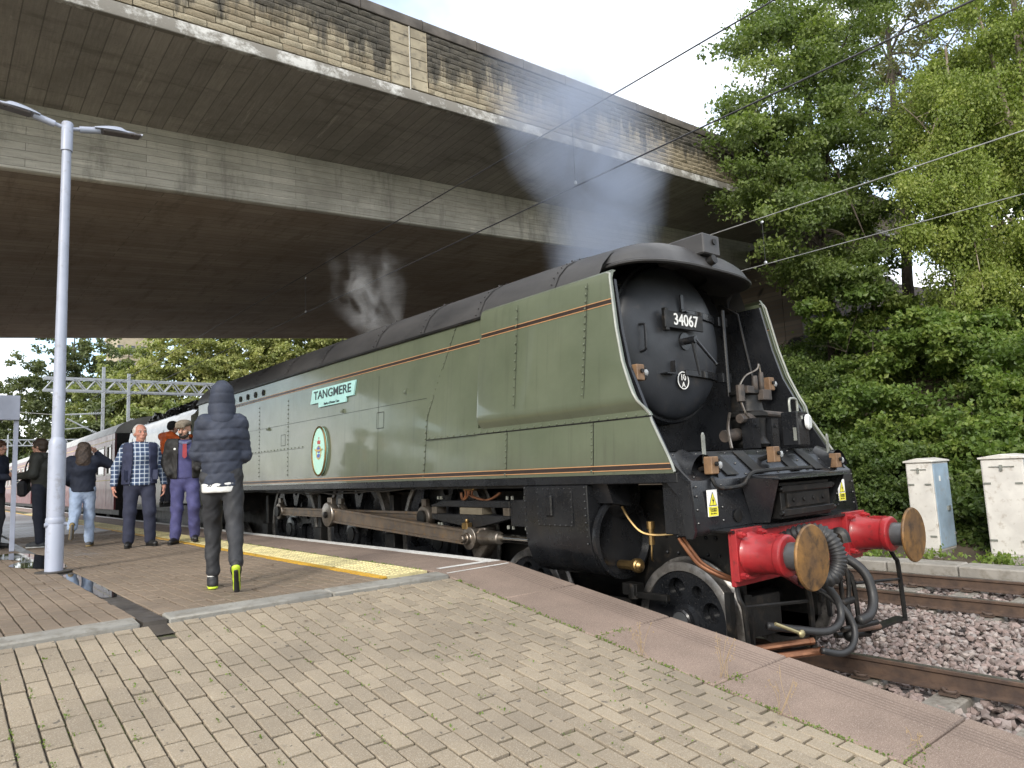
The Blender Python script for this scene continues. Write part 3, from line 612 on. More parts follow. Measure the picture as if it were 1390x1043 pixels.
# roof
RS = [(1.345, 3.375), (1.335, 3.42), (1.25, 3.57), (1.12, 3.69), (.95, 3.78), (.70, 3.85), (.4, 3.895), (0, 3.91)]
RS = [(-x, z) for x, z in RS]+[(x, z) for x, z in RS[::-1][1:]]
def roofz(y): return -.055*max(0, (2.6-y)/1.2)**1.5 if y < 2.6 else .018*min(1, (y-2.6)/3)
ys_ = list(np.linspace(1.62, 12.9, 24))
b = B(); b.grid([[(x, y, z+roofz(y)*(z-3.375)/.5) for x, z in RS] for y in ys_]); b.prism([(x*.99, z-.02) for x, z in RS]+[(1.3, 3.3), (-1.3, 3.3)], 1, 2.3, 12.88)
b.obj('roof_casing', m_roof, L)
for y in (2.2, 3.35, 4.4, 5.5, 7.05, 8.3, 9.6, 10.9):
    b = B(); rr = [[(x*1.006, y+d, z+roofz(y)*(z-3.375)/.5+.008) for x, z in RS] for d in (-.022, .022)]; b.grid(rr)
    rv = B()
    for i in range(1, len(RS)-1):
        for f in (0, .5):
            x = RS[i][0]+(RS[i+1][0]-RS[i][0])*f; z = RS[i][1]+(RS[i+1][1]-RS[i][1])*f+roofz(y)*(RS[i][1]-3.375)/.5
            rv.sphere((x*1.008, y+.05, z+.008), .010, 6, 4)
    q = b.obj('roof_strap', m_roof, L, fix=False); rv.obj('roof_bolts', m_roof, q)['kind'] = 'stuff'
for s in (-1, 1): B().box2((s*1.325, 1.72, 3.362), (s*1.362, 12.9, 3.392)).obj('gutter', m_blk2, L, bevel=.004)
B().prism([(-.55, 3.90), (.55, 3.90), (.42, 3.965), (-.42, 3.965)], 1, 5.75, 7.5).obj('safety_valve_hatch', m_blk2, L, bevel=.01)
# front canopy
b = B(); rows = []
NR = 9
for j in range(NR):
    u = j/(NR-1); row = []
    for i in range(25):
        a = -1+2*i/24
        # roof ring at back, rim at front
        xb = 1.345*a; zb = float(np.interp(xb, [q[0] for q in RS], [q[1] for q in RS])); zb += roofz(1.62)*(zb-3.375)/.5
        yb = 1.62+.2*abs(a)**3
        ph = a*math.pi/2; xr = 1.0*math.copysign(abs(math.sin(ph))**.72, a); yr = 1.74-.53*abs(math.cos(ph))**.62; zr = 3.585-.02*abs(a)**2
        w = math.sin(u*math.pi/2)
        xb2 = xb*dscale(1.62, 3.4); row.append((xb2+(xr-xb2)*u, yb+(yr-yb)*u, zr+(zb-zr)*(math.cos(u*math.pi/2)**.62)))
    rows.append(row)
b.grid(rows); rim = rows[-1]
b.grid([rim, [(x*.985, y+.01, z-.035) for x, y, z in rim], [(x*.96, y+.05, z-.03) for x, y, z in rim], [(x*.9, y+.45, z+.12) for x, y, z in rim]])
b.obj('front_canopy', m_roof, L)
B().tube([(x, y-.004, z-.02) for x, y, z in rim], .016, 6).obj('canopy_rim', m_roof, L)
q = B().box2((-.14, 1.2, 3.70), (.13, 1.75, 3.90)).obj('whistle_box', m_roof, L, bevel=.012)
B().cyl((.03, 1.2, 3.83), (.03, 1.185, 3.83), .03).obj('box_cap', m_blk2, q)
B().cyl((-.02, 1.25, 3.63), (-.02, 1.17, 3.65), .045).obj('box_stub', m_blk2, q)
# smokebox
m_door = mat('smokebox_satin_black', (.030, .033, .039), .46, scale=3, col2=(.018, .020, .024), dirt=(.05, .046, .044), dirtamt=.25, rvar=.16, bump=.08, bscale=45)
b = B(); b.plate([[(-1.30, 1.87), (1.30, 1.87), (1.30, 3.40), (1.1, 3.62), (-1.1, 3.62), (-1.30, 3.40)]], .04, FRONT(0, 1.95, 0)); b.obj('smokebox_front', m_blk, L)
DC = (0, 1.93, 2.955); DR = .775
B().lathe([(DR+.045, -.02), (DR+.045, .10), (DR+.03, .13), (DR-.02, .13)], DC, (0, -1, 0), 56).obj('smokebox_ring', m_blk, L)
prof = [(DR, .10)]+[(DR*math.cos(a), .13+.20*math.sin(a)**.9) for a in np.linspace(.12, 1.55, 14)]
door = B().lathe(prof, DC, (0, -1, 0), 64).obj('smokebox_door', m_door, L)
def dsurf(x, z):   # y of door surface
    r = min(1., math.hypot(x, z-DC[2])/DR); return DC[1]-.13-.20*math.sqrt(max(0, 1-r*r))
for z in (3.22, 2.62):   # hinge straps
    pts = [(x, dsurf(x, z)-.012, z) for x in np.linspace(-.02, .76, 9)]
    b = B()
    for (x0, y0, z0), (x1, y1, z1) in zip(pts, pts[1:]):
        w0, w1 = .028+.02*x0, .028+.02*x1
        b.add([(x0, y0, z0-w0), (x1, y1, z1-w1), (x1, y1, z1+w1), (x0, y0, z0+w0), (x0, y0-.02, z0-w0), (x1, y1-.02, z1-w1), (x1, y1-.02, z1+w1), (x0, y0-.02, z0+w0)], [(4, 5, 6, 7), (0, 1, 5, 4), (3, 7, 6, 2), (0, 4, 7, 3), (1, 2, 6, 5)])
    b.box((.82, 1.72, z), (.16, .07, .10)); b.obj('hinge_strap', m_blk, door, bevel=.004)
B().cyl((.80, 1.67, 2.42), (.80, 1.67, 3.34), .022, n=10).obj('hinge_pin', m_blk, door)
B().cyl((0, 1.63, 2.93), (0, 1.585, 2.93), .085).cyl((0, 1.59, 2.93), (0, 1.46, 2.93), .035).tube([(0, 1.47, 2.93), (.27, 1.44, 2.70)], [.016, .013], 8).tube([(0, 1.50, 2.92), (.05, 1.48, 2.58)], [.02, .013], 8).sphere((.27, 1.44, 2.70), .018).obj('door_dart', m_blk, door)
q = B().box((-.06, 1.545, 3.115), (.60, .022, .165)).box((-.32, 1.56, 3.115), (.05, .05, .22)).obj('number_plate', m_blk2, door, bevel=.005)
text('number', '34067', .158, FRONT(-.04, 1.531, 3.115), m_numw, q, sx=.98, bold=.002)
q = B().lathe([(.082, 0), (.082, .012)], (-.045, dsurf(0, 2.56)-.004, 2.545), (0, -1, 0), 24).obj('shed_plate', m_blk2, door)
b = B(); b.plate([circ(0, 0, .088, 28), circ(0, 0, .078, 28)], .004, FRONT(-.045, dsurf(0, 2.56)-.018, 2.545)); b.obj('plate_rim', m_numw, q)
text('shed_code', '10', .088, FRONT(-.045, dsurf(0, 2.56)-.019, 2.572), m_numw, q); text('shed_code', 'A', .075, FRONT(-.045, dsurf(0, 2.56)-.019, 2.502), m_numw, q)
for x, z0, z1 in ((-.58, 2.80, 3.06),):
    B().tube(smoothpath([(x, dsurf(x, z0)+.01, z0), (x-.0, dsurf(x, z0)-.06, z0+.01), (x, dsurf(x, z0)-.07, z0+.05), (x, dsurf(x, z1)-.07, z1-.05), (x, dsurf(x, z1)-.06, z1-.01), (x, dsurf(x, z1)+.01, z1)], 4), .013, 8).obj('door_handrail', m_blk, door)
B().box((-.27, dsurf(-.27, 2.6)-.03, 2.60), (.16, .10, .012)).box((-.21, dsurf(-.27, 2.6)-.03, 2.66), (.012, .09, .13)).obj('door_step', m_blk, door)
B().box((0, dsurf(0, 3.33)-.03, 3.30), (.045, .014, .19)).box((0, dsurf(0, 3.33)-.06, 3.215), (.045, .07, .014)).obj('lamp_iron', m_blk, door)
B().tube([(.99, 1.82, 3.45), (.97, 1.60, 3.3), (1.0, 1.5, 2.6), (.98, 1.35, 1.9)], .014, 8).obj('conduit', m_blk2, L)
# front platform, apron and valances
b = B(); b.prism([(.93, 1.835), (.70, 1.615), (.68, 1.24), (.72, 1.20), (.86, 1.20), (.86, 1.66)], 0, -1.27, 1.27); b.obj('front_apron', m_blk, L, bevel=.008)
B().prism([(2.0, 1.84), (.935, 1.84), (.87, 1.78), (.87, 1.21), (1.0, 1.21), (1.0, 1.6), (2.0, 1.6)], 0, -1.24, 1.24).obj('front_deck', m_blk, L, bevel=.006)
for s in (-1, 1):
    B().prism([(.84, 1.68), (.705, 1.615), (.675, 1.24), (.70, 1.19), (.76, 1.19), (.80, 1.5), (.92, 1.62)], 0, s*1.272, s*1.30).obj('apron_flank', m_blk, L)
    # curved scoops behind the lamp brackets
    b = B(); b.grid([[(s*(1.08-.18*math.cos(a)), .71+dy, 1.60+.26*math.sin(a)*(1 if dy > .1 else .82)) for a in np.linspace(0, math.pi*.9, 12)] for dy in (0, .10, .2)]); b.obj('apron_scoop', m_blk, L, fix=False)
    for x in (.70, .30):
        bx = Matrix.Rotation(R(43), 3, 'X'); B().box((s*x, .812, 1.738), (.16, .28, .006), bx).obj('step_tread', m_blk2, L)
b = B()
for x in (-1.2, -.9, -.5, 0, .5, .9, 1.2):
    for u in (.1, .5, .9): b.sphere((x, .70+.23*u, 1.615+.22*u+.004), .010, 6, 4)
for z in (1.3, 1.4, 1.5, 1.57):
    for x in (-1.24, -.92, .92, 1.24): b.sphere((x, .682, z), .010, 6, 4)
b.obj('apron_rivets', m_blk, L)['kind'] = 'stuff'
B().tube(smoothpath([(-1.02, .69, 1.63), (-1.0, .66, 1.56), (-.9, .64, 1.545), (-.68, .64, 1.56), (-.58, .63, 1.64), (-.42, .62, 1.66), (.1, .62, 1.665), (.42, .65, 1.66)], 5), .017, 8).obj('front_conduit', m_blk2, L)
# centre hood with hinged cover
b = B(); b.prism([(.70, 1.625), (.40, 1.605), (.38, 1.59), (.70, 1.585)], 0, -.56, .56)
b.obj('hood_top', m_blk, L, bevel=.004)
for s in (-1, 1):
    b = B(); b.add([(s*.66, .682, 1.61), (s*.54, .41, 1.595), (s*.47, .56, 1.25), (s*.52, .682, 1.245), (s*.50, .684, 1.59), (s*.46, .684, 1.25)], [(0, 1, 2, 3), (1, 4, 5, 2), (0, 4, 1)]); b.obj('hood_cheek', m_blk, L, smooth=False)
    B().lathe([(.05, 0), (.05, .01), (.042, .012)], (s*.74, .676, 1.32), (0, -1, 0), 20).obj('round_hole_cover', m_blk2, L)
hd = B().box2((-.40, .49, 1.27), (.40, .66, 1.56)).obj('cylinder_cover', m_blk2, L, bevel=.006)
for z in (1.32, 1.51): B().box((0, .475, z), (.82, .03, .05)).cyl((-.44, .475, z), (-.41, .475, z), .02, n=8).cyl((.41, .475, z), (.44, .475, z), .02, n=8).obj('cover_strap', m_blk2, hd, bevel=.004)
b = B().box((0, .48, 1.415), (.66, .02, .11))
for x in (-.24, -.08, .08, .24): b.cyl((x, .472, 1.415), (x, .46, 1.415), .018, n=6)
b.obj('cover_plate', m_blk2, hd, bevel=.003)
# buffer beam, buffers
bb_ = B().box2((-1.03, .545, .82), (1.03, .585, 1.215)).obj('buffer_beam', m_red, L, bevel=.006)
B().prism([(-1.06, 1.216), (1.06, 1.216), (1.10, 1.238), (-1.10, 1.238)], 1, .51, .98).obj('running_plate', m_blk, L)
for s in (-1, 1):
    x = s*.865
    bf = B().box((x, .525, 1.054), (.36, .045, .38)).lathe([(.165, 0), (.145, .03), (.138, .24), (.142, .25), (.152, .26), (.152, .30), (.14, .315), (.10, .316)], (x, .50, 1.054), (0, -1, 0), 32).obj('buffer', m_red, L, bevel=.003)
    b = B()
    for dx in (-.14, .14):
        for dz in (-.15, .15): b.cyl((x+dx, .505, 1.054+dz), (x+dx, .465, 1.054+dz), .026, n=6).cyl((x+dx, .47, 1.054+dz), (x+dx, .44, 1.054+dz), .014, n=8)
    b.obj('buffer_bolts', m_red, bf)['kind'] = 'stuff'
    # raised casting mark and bracket on top
    b = B(); b.box((x+.02, .36, 1.198), (.10, .012, .012)).box((x+.02, .27, 1.198), (.10, .012, .012)).box((x+.065, .315, 1.194), (.012, .09, .014)).box((x-.03, .315, 1.194), (.012, .09, .014)); b.obj('casting_mark', m_red, bf)
    B().lathe([(.098, 0), (.102, .16)], (x, .20, 1.054), (0, -1, 0), 28).obj('shank', m_shank, bf)
    B().lathe([(.12, 0), (.215, .012), (.229, .02), (.231, .030), (.224, .040), (.15, .047), (0, .050)], (x, .050, 1.054), (0, -1, 0), 48).obj('buffer_head', m_bhead, bf)
    # guard irons / shunter steps
    if s > 0:
        pr = [[(.40, .55, .86), (.47, .53, .80), (.50, .42, .72), (.52, .40, .33)], [(1.02, .30, .90), (1.10, .30, .82), (1.16, .30, .74), (1.19, .30, .25)], [(.30, .56, .84), (.31, .54, .40)]]
        b = B()
        for pth in pr: b.tube(smoothpath(pth, 4), .020, 6)
        b.tube([(.51, .40, .66), (1.16, .30, .62)], .014, 6).box((.85, .34, .27), (.72, .10, .02)); b.obj('shunter_step', m_blk2, L)
    else:
        b = B(); b.tube(smoothpath([(-.44, .28, .90), (-.42, .30, .86), (-.46, .30, .80), (-.40, .32, .60), (-.38, .34, .27)], 4), .024, 6).box((-.44, .27, .895), (.09, .09, .015))
        b.tube(smoothpath([(-1.0, .56, .82), (-1.04, .52, .74), (-1.02, .50, .66), (-1.0, .50, .42)], 4), .018, 6).tube([(-1.02, .50, .68), (-.42, .32, .66)], .014, 6).box((-.72, .42, .30), (.62, .12, .02), Matrix.Rotation(-.3, 3, 'Z')); b.obj('shunter_step', m_blk2, L)
# drawhook, coupling, hoses
b = B(); b.box((0, .5, 1.03), (.16, .14, .22)).tube(smoothpath([(0, .5, 1.03), (0, .36, 1.04), (0, .28, 1.12), (0, .22, 1.13), (0, .20, 1.06)], 4), [.05]*17, 8)
b.tube(smoothpath([(.06, .30, 1.05), (.065, .24, .8), (.05, .24, .62), (0, .24, .58), (-.05, .24, .62), (-.065, .24, .8), (-.06, .30, 1.05)], 4), .018, 8).cyl((-.10, .24, .60), (.10, .24, .60), .03).cyl((0, .24, .60), (0, .22, .36), .028).cyl((-.18, .20, .42), (.32, .16, .40), .022).sphere((-.06, .2, .36), .055)
b.obj('screw_coupling', m_blk2, L)
pth = smoothpath([(-.36, .52, 1.10), (-.34, .36, 1.17), (-.29, .22, 1.16), (-.255, .15, 1.04), (-.27, .14, .92), (-.36, .18, .83), (-.50, .34, .84)], 14)
B().tube(pth, [.060+.009*math.sin(i*math.pi/1.5) for i in range(len(pth))], 16).obj('corrugated_hose', m_rub, L, ang=180)
def hose(name, pts, r, m, ends=None):
    o = B().tube(smoothpath(pts, 7), r, 10).obj(name, m, L, ang=180)
    if ends: B().tube(ends[0], [r*1.5, r*1.35, r*1.35], 10).obj('hose_coupling', ends[1], o)
    return o
HR = .82
hose('brake_hose', [(.24, .52, .96), (.28, .34, .90), (.33, .22, .78), (.32, .17, .60), (.22, .16, .48), (.06, .18, .45)], .047*HR, m_rub, ([(.22, .54, 1.0), (.25, .44, .945), (.28, .34, .90)], m_red))
hose('steam_hose', [(-.37, .36, .84), (-.28, .25, .76), (-.20, .20, .63), (-.24, .18, .50), (-.42, .20, .45), (-.62, .34, .48), (-.80, .46, .52)], .036*HR, m_rub, ([(-.44, .38, .90), (-.38, .36, .85), (-.34, .32, .80)], m_brass))
hose('air_hose', [(-.30, .48, .78), (-.24, .30, .70), (-.17, .18, .58), (-.15, .12, .44), (-.22, .11, .33), (-.36, .13, .29), (-.52, .2, .33)], .030*HR, m_rub, ([(-.34, .54, .84), (-.31, .48, .79), (-.28, .42, .75)], mat('oxide_red', (.16, .03, .035), .6)))
for z, y, r, ln in ((.36, .34, .026, .55), (.30, .26, .028, .5)):
    B().tube([(-.45, y, z), (-.45-ln, y+.22, z+.0)], r, 10).cyl((-.45, y, z), (-.41, y-.016, z), r*1.12, n=10).obj('drain_pipe', m_copper, L)
B().tube([(.20, .30, .34), (.62, .28, .30)], .024, 10).obj('drain_pipe', mat('rusty_pipe', (.14, .08, .055), .6), L); B().tube([(.1, .4, .30), (.56, .34, .24)], .024, 10).obj('drain_pipe', m_blk2, L)
for d in (0, .05): B().tube(smoothpath([(-1.18+d, .92, 1.18), (-1.14+d, .86, 1.06), (-1.08+d, .80, .96), (-.95+d, .66, .86), (-.8, .62, .84)], 5), .016, 8).obj('copper_feed_pipe', m_copper, L)
B().tube([(-.95, .30, .58), (-.78, .22, .50)], .013, 8).sphere((-.76, .21, .49), (.035, .02, .03)).obj('tap_handle', mat('pale_brass', (.42, .36, .2), .4, .6), L)
# electric headlamps
def elamp(x, y, z, iron=True, face=-1):
    q = B().box((x, y, z), (.095, .075, .135)).obj('electric_lamp', m_lampbox, L, bevel=.006)
    B().box((x+.068, y+.02, z), (.06, .09, .125)).obj('lens_case', m_blk2, q, bevel=.015)
    B().lathe([(.027, 0), (.027, .014), (.014, .022), (0, .024)], (x+.068, y-.025, z), (0, -1, 0), 18).obj('lens', m_lens, q)
    B().cyl((x, y-.043, z+.01), (x, y-.06, z+.01), .018, n=8).cyl((x-.02, y+.05, z-.02), (x-.02, y+.16, z-.05), .02, n=8).obj('lamp_bracket', m_blk2, q)
    if iron: B().box((x+.02, y+.07, z+.13), (.035, .012, .22)).sphere((x+.02, y+.07, z+.24), (.018, .007, .02)).obj('lamp_iron', m_trim, q)
elamp(-1.03, .68, 1.725); elamp(-.06, .72, 1.79, False); elamp(.99, .70, 1.71)
elamp(-1.12, 1.27, 2.52, False); elamp(1.03, 1.34, 2.52, False)
# air pump
pk = B(); px_, py_ = .52, 1.30
pk.lathe([(.17, 0), (.19, .03), (.17, .06), (.155, .10), (.165, .28), (.19, .30), (.19, .33), (.16, .35), (.15, .38), (.14, .50), (.16, .52), (.16, .55), (.06, .57)], (px_, py_, 1.87), (0, 0, 1), 24)
pk.obj('pump_cylinder', m_blk2, L)
b = B()
for dx in (-.17, .17):
    b = B(); b.box((px_+dx, py_-.17, 2.0), (.12, .03, .28)).box((px_+dx-.055, py_-.12, 2.0), (.014, .10, .28)).box((px_+dx+.055, py_-.12, 2.0), (.014, .10, .28)).cyl((px_+dx, py_-.185, 2.07), (px_+dx, py_-.20, 2.07), .02, n=6)
    b.obj('pump_bracket', m_blk, L)
b = B().box((px_+.06, py_-.16, 2.37), (.15, .08, .10)).cyl((px_-.02, py_-.12, 2.42), (px_-.02, py_-.12, 2.56), .03, n=8).cyl((px_+.10, py_-.12, 2.42), (px_+.10, py_-.12, 2.60), .026, n=8).box((px_-.14, py_-.1, 2.42), (.12, .1, .07)).cyl((px_-.28, py_-.12, 2.30), (px_-.28, py_-.12, 2.46), .04, n=10).cyl((px_-.3, py_-.1, 2.14), (px_-.05, py_-.1, 2.16), .045, n=10).cyl((px_+.1, py_-.1, 2.20), (px_+.42, py_-.14, 2.18), .032, n=10).cyl((px_-.42, py_, 1.98), (px_-.18, py_, 2.0), .06, n=12)
b.obj('pump_valve_gear', mat('pump_grime', (.075, .058, .048), .6, scale=12, col2=(.03, .027, .025)), L, bevel=.004)
B().tube(smoothpath([(px_-.28, py_-.12, 2.46), (px_-.2, py_-.14, 2.55), (px_, py_-.14, 2.62), (px_+.08, py_-.12, 2.68), (px_+.10, py_-.12, 2.58)], 5), .008, 6).tube(smoothpath([(px_-.3, py_, 2.2), (px_-.5, py_-.1, 2.05), (px_-.62, py_-.2, 1.86)], 5), .014, 6).tube(smoothpath([(px_-.28, py_-.12, 2.3), (px_-.26, py_-.14, 2.2), (px_-.18, py_-.14, 2.12)], 5), .01, 6).obj('pump_pipe', m_steel, L)
# warning signs
def warn(x, z):
    M = FRONT(x, .670, z); q = B().box((x, .6735, z), (.125, .007, .20)).obj('warning_sign', m_numw, L, smooth=False)
    yl = mat('sign_yellow', (.72, .66, .05), .5, var=.05); bk = mat('sign_black', (.015, .015, .015), .5)
    B().plate([[(-.05, -.03), (.05, -.03), (0, .075)]], .002, FRONT(x, .6685, z+.01)).obj('sign_triangle', bk, q, smooth=False)
    B().plate([[(-.042, -.025), (.042, -.025), (0, .063)]], .002, FRONT(x, .6675, z+.01)).obj('sign_triangle_fill', yl, q, smooth=False)
    B().box((x, .6695, z-.062), (.118, .002, .07)).obj('sign_panel', yl, q, smooth=False)
    B().plate([[(.004, .045), (-.012, .012), (.0, .012), (-.006, -.018), (.014, .02), (.002, .02)]], .002, FRONT(x, .666, z+.005)).obj('sign_bolt', bk, q, smooth=False)
    text('sign_text', 'Danger', .030, FRONT(x, .668, z-.042), bk, q, .001); text('sign_text', 'Overhead\nlive wires', .019, FRONT(x, .668, z-.068), bk, q, .001)
warn(-1.06, 1.44); warn(1.0, 1.43)
# nameplate and badge
m_eggs = mat('nameplate_turquoise', (.36, .62, .60), .45, var=.1); m_dk = mat('plate_letter', (.03, .045, .05), .5)
sk = .10
npq = B().prism([(-.68, -.115), (.68, -.115), (.68, .115), (-.68, .115)], 0, 0, .02)
npq = B(); npq.plate([[(-.69, -.10), (-.42, -.10), (-.42, -.168), (.42, -.168), (.42, -.10), (.63, -.10), (.69, .10), (-.63, .10)]], .022, SIDE(-1.352, 6.66, 2.945))
npq = npq.obj('nameplate', m_eggs, L, smooth=False)
text('name_letters', 'TANGMERE', .17, SIDE(-1.366, 6.66, 2.95), m_dk, npq, .003, 1.3, .002); text('class_letters', 'Battle of Britain Class', .05, SIDE(-1.366, 6.66, 2.812), m_dk, npq, .002, 1.1)
by, bz = 7.03, 2.145
bq = B(); bq.plate([circ(0, 0, .222, 40, .345)], .03, SIDE(-1.355, by, bz)); bq = bq.obj('oval_badge', mat('badge_turquoise', (.38, .66, .56), .35, var=.06), L, smooth=False)
b = B(); b.tube([(-1.372, by-a, bz+c_) for a, c_ in circ(0, 0, .222, 40, .345)], .014, 8, closed=True); b.obj('badge_rim', m_brass, bq)
gold = mat('badge_gold', (.55, .38, .12), .4, .3); blue = mat('badge_blue', (.06, .12, .42), .4); redb = mat('badge_red', (.45, .06, .05), .5)
xb = -1.372
b = B(); b.plate([circ(0, -.02, .085, 28, .10), circ(0, -.02, .065, 28, .078)], .006, SIDE(xb, by, bz)); b.plate([[(-.135, .03), (-.10, .005), (-.03, -.005), (.03, -.005), (.10, .005), (.135, .03), (.07, .028), (.03, .022), (-.03, .022), (-.07, .028)]], .008, SIDE(xb-.003, by, bz)); b.obj('badge_wings', gold, bq, smooth=False)
B().plate([circ(0, .02, .052, 20, .05)], .006, SIDE(xb, by, bz)).plate([circ(0, -.065, .05, 20, .028)], .006, SIDE(xb, by, bz)).obj('badge_globe', blue, bq, smooth=False)
B().plate([[(-.042, .10), (.042, .10), (.05, .15), (.025, .135), (0, .165), (-.025, .135), (-.05, .15)]], .006, SIDE(xb, by, bz)).box((xb, by, bz+.185), (.006, .012, .03)).obj('badge_crown', redb, bq, smooth=False)
# underframe and boiler underside
B().box2((-.62, .75, .45), (-.58, 12.6, 1.52)).obj('main_frame', m_blk2, L); B().box2((.58, .75, .45), (.62, 12.6, 1.52)).obj('main_frame', m_blk2, L)
B().box2((-.60, 1.2, .42), (.60, 12.6, .50)).box2((-1.27, 1.9, 1.58), (1.27, 12.8, 1.66)).box2((-1.1, .98, 1.3), (1.1, 1.1, 1.58)).obj('stretcher_plate', m_blk2, L)
b = B(); b.sphere((-.64, 1.3, 1.1), .02)
for y in np.arange(.95, 2., .14):
    for z in (.98, 1.12, 1.3): b.sphere((-.622, y+random.uniform(-.03, .03), z), .018, 8, 4)
b.obj('frame_bolts', m_blk, L)['kind'] = 'stuff'
def fprof(r, w): return [(r+.028, -w/2), (r+.03, -w/2+.02), (r+.012, -w/2+.03), (r+.002, -w/2+.04), (r-.004, w/2-.005), (r-.012, w/2), (r-.075, w/2)]
def wheel(x, y, r, drv, ang=0.):
    s = -1 if x < 0 else 1
    w = B(); z = r; od = r-.07
    holes = []
    if drv:
        for k_ in range(6):
            a = ang+k_*math.pi/3+.5
            holes.append([(math.cos(a+da)*rr, math.sin(a+da)*rr) for rr, da in ((.33*r, -.26), (.40*r, -.38), (.72*r, -.30), (.80*r, -.18), (.80*r, .18), (.72*r, .30), (.40*r, .38), (.33*r, .26))])
            a2 = a+math.pi/6; holes.append(circ(math.cos(a2)*.66*r, math.sin(a2)*.66*r, .075*r, 14))
    else:
        for k_ in range(8):
            a = ang+k_*math.pi/4; rr = .175*r if k_ % 2 == 0 else .105*r
            holes.append(circ(math.cos(a)*.56*r, math.sin(a)*.56*r, rr, 18))
    w.plate([circ(0, 0, od, 56)]+holes, .07, SIDE(x+s*.015, y, z))
    w.plate([circ(0, 0, od, 40)], .01, SIDE(x-s*.055, y, z))
    w.lathe([(.30*r, 0), (.28*r, .06), (.20*r, .07), (.20*r, .12), (.17*r, .13), (0.001, .13)], (x, y, z), (s, 0, 0), 28)
    o = w.obj('driving_wheel' if drv else 'bogie_wheel', m_blk, L)
    b = B(); b.lathe(fprof(r, .14)+[(r-.075, -.07)], (x-s*.0, y, z), (s, 0, 0), 64); b.obj('tyre', m_tyre, o)
    if not drv: B().lathe([(.155*r, .125), (.15*r, .14), (0, .142)], (x, y, z), (s, 0, 0), 22).obj('hub_cap', m_shank, o)
    else: B().lathe([(.10, .12), (.10, .15), (.03, .152), (0, .152)], (x, y, z), (s, 0, 0), 24).obj('axle_end', m_blk2, o)
    return o
DY = [4.73, 6.98, 9.23]
for s in (-1, 1):
    for y in (1.20, 3.105): wheel(s*.745, y, .47, False, .3)
    for y in DY: wheel(s*.745, y, .94, True, .4)
    wheel(s*.745, 11.95, .47, False)
for y in (1.2, 3.105)+tuple(DY)+(11.95,): B().cyl((-.7, y, .94 if y in DY else .47), (.7, y, .94 if y in DY else .47), .09).obj('axle', m_blk2, L)
# bogie frame, springs
B().box2((-.95, 1.65, .32), (-.89, 2.7, .60)).box2((-.62, .78, .34), (-.56, 3.6, .66)).box2((.56, .78, .34), (.62, 3.6, .66)).box((-.9, .70, .50), (.06, .05, .5)).obj('bogie_frame', m_blk2, L)
b = B(); b.box((-.62, .58, .56), (.34, .025, .30), Matrix.Rotation(-.15, 3, 'Z')).box((-.80, .60, .50), (.025, .05, .46)).box((-.80, .58, .30), (.05, .05, .05)); b.obj('guard_iron', m_blk2, L)
# crank pins: 0.305 radius, raised and trailing
ca, cr_ = R(78), .305
pins = [(y+cr_*math.cos(ca), .94+cr_*math.sin(ca)) for y in DY]
for (y, z) in pins: B().cyl((-.80, y, z), (-1.08, y, z), .085).obj('crank_pin', m_blk2, L)
def rod(name, p, q, x, h0, h1, th, m):
    (y0, z0), (y1, z1) = p, q; d = Vector((0, y1-y0, z1-z0)); l = d.length; d.normalize(); n = Vector((0, -d.z, d.y)); b = B()
    for a, hh0, hh1, t0 in ((0, 1, 1, 0.),):
        def sec(c_, h): return [Vector((x-th/2, *c_))+n*h/2, Vector((x-th/2, *c_))+n*(h/2-.025), Vector((x-th/2+.022, *c_))+n*(h/2-.03), Vector((x-th/2+.022, *c_))-n*(h/2-.03), Vector((x-th/2, *c_))-n*(h/2-.025), Vector((x-th/2, *c_))-n*h/2, Vector((x+th/2, *c_))-n*h/2, Vector((x+th/2, *c_))+n*h/2]
        b.grid([sec((y0, z0), h0), sec((y1, z1), h1)], True)
    return b.obj(name, m, L)
for i in (0, 1):
    cr = rod('coupling_rod', pins[i], pins[i+1], -1.0, .125, .125, .06, m_rodrust)
for y, z in pins: B().lathe([(.13, -.045), (.14, -.03), (.14, .03), (.13, .045), (.06, .05), (0, .05)], (-1.0, y, z), (-1, 0, 0), 28).box((-1.0, y, z+.17), (.05, .10, .09)).obj('coupling_rod_boss', m_steel, L)
XH = (3.62, 1.06)
cr = rod('connecting_rod', pins[1], XH, -1.17, .20, .155, .07, m_rodrust)
b = B().lathe([(.165, -.06), (.175, -.045), (.175, .045), (.165, .06), (.05, .062), (0, .062)], (-1.17, *pins[1]), (-1, 0, 0), 32).box((-1.15, pins[1][0], pins[1][1]+.19), (.07, .14, .10)); b.obj('rod_big_end', m_steel, L, bevel=.004)
b = B().lathe([(.11, -.05), (.12, .05), (.06, .06), (.055, .10), (0, .102)], (-1.18, *XH), (-1, 0, 0), 24)
b.obj('rod_small_end', m_steel, L, bevel=.004)
b = B().lathe([(.045, 0), (.045, .03), (.025, .04)], (-1.235, pins[1][0], pins[1][1]), (-1, 0, 0), 8); b.obj('oil_cap', m_blk2, L)
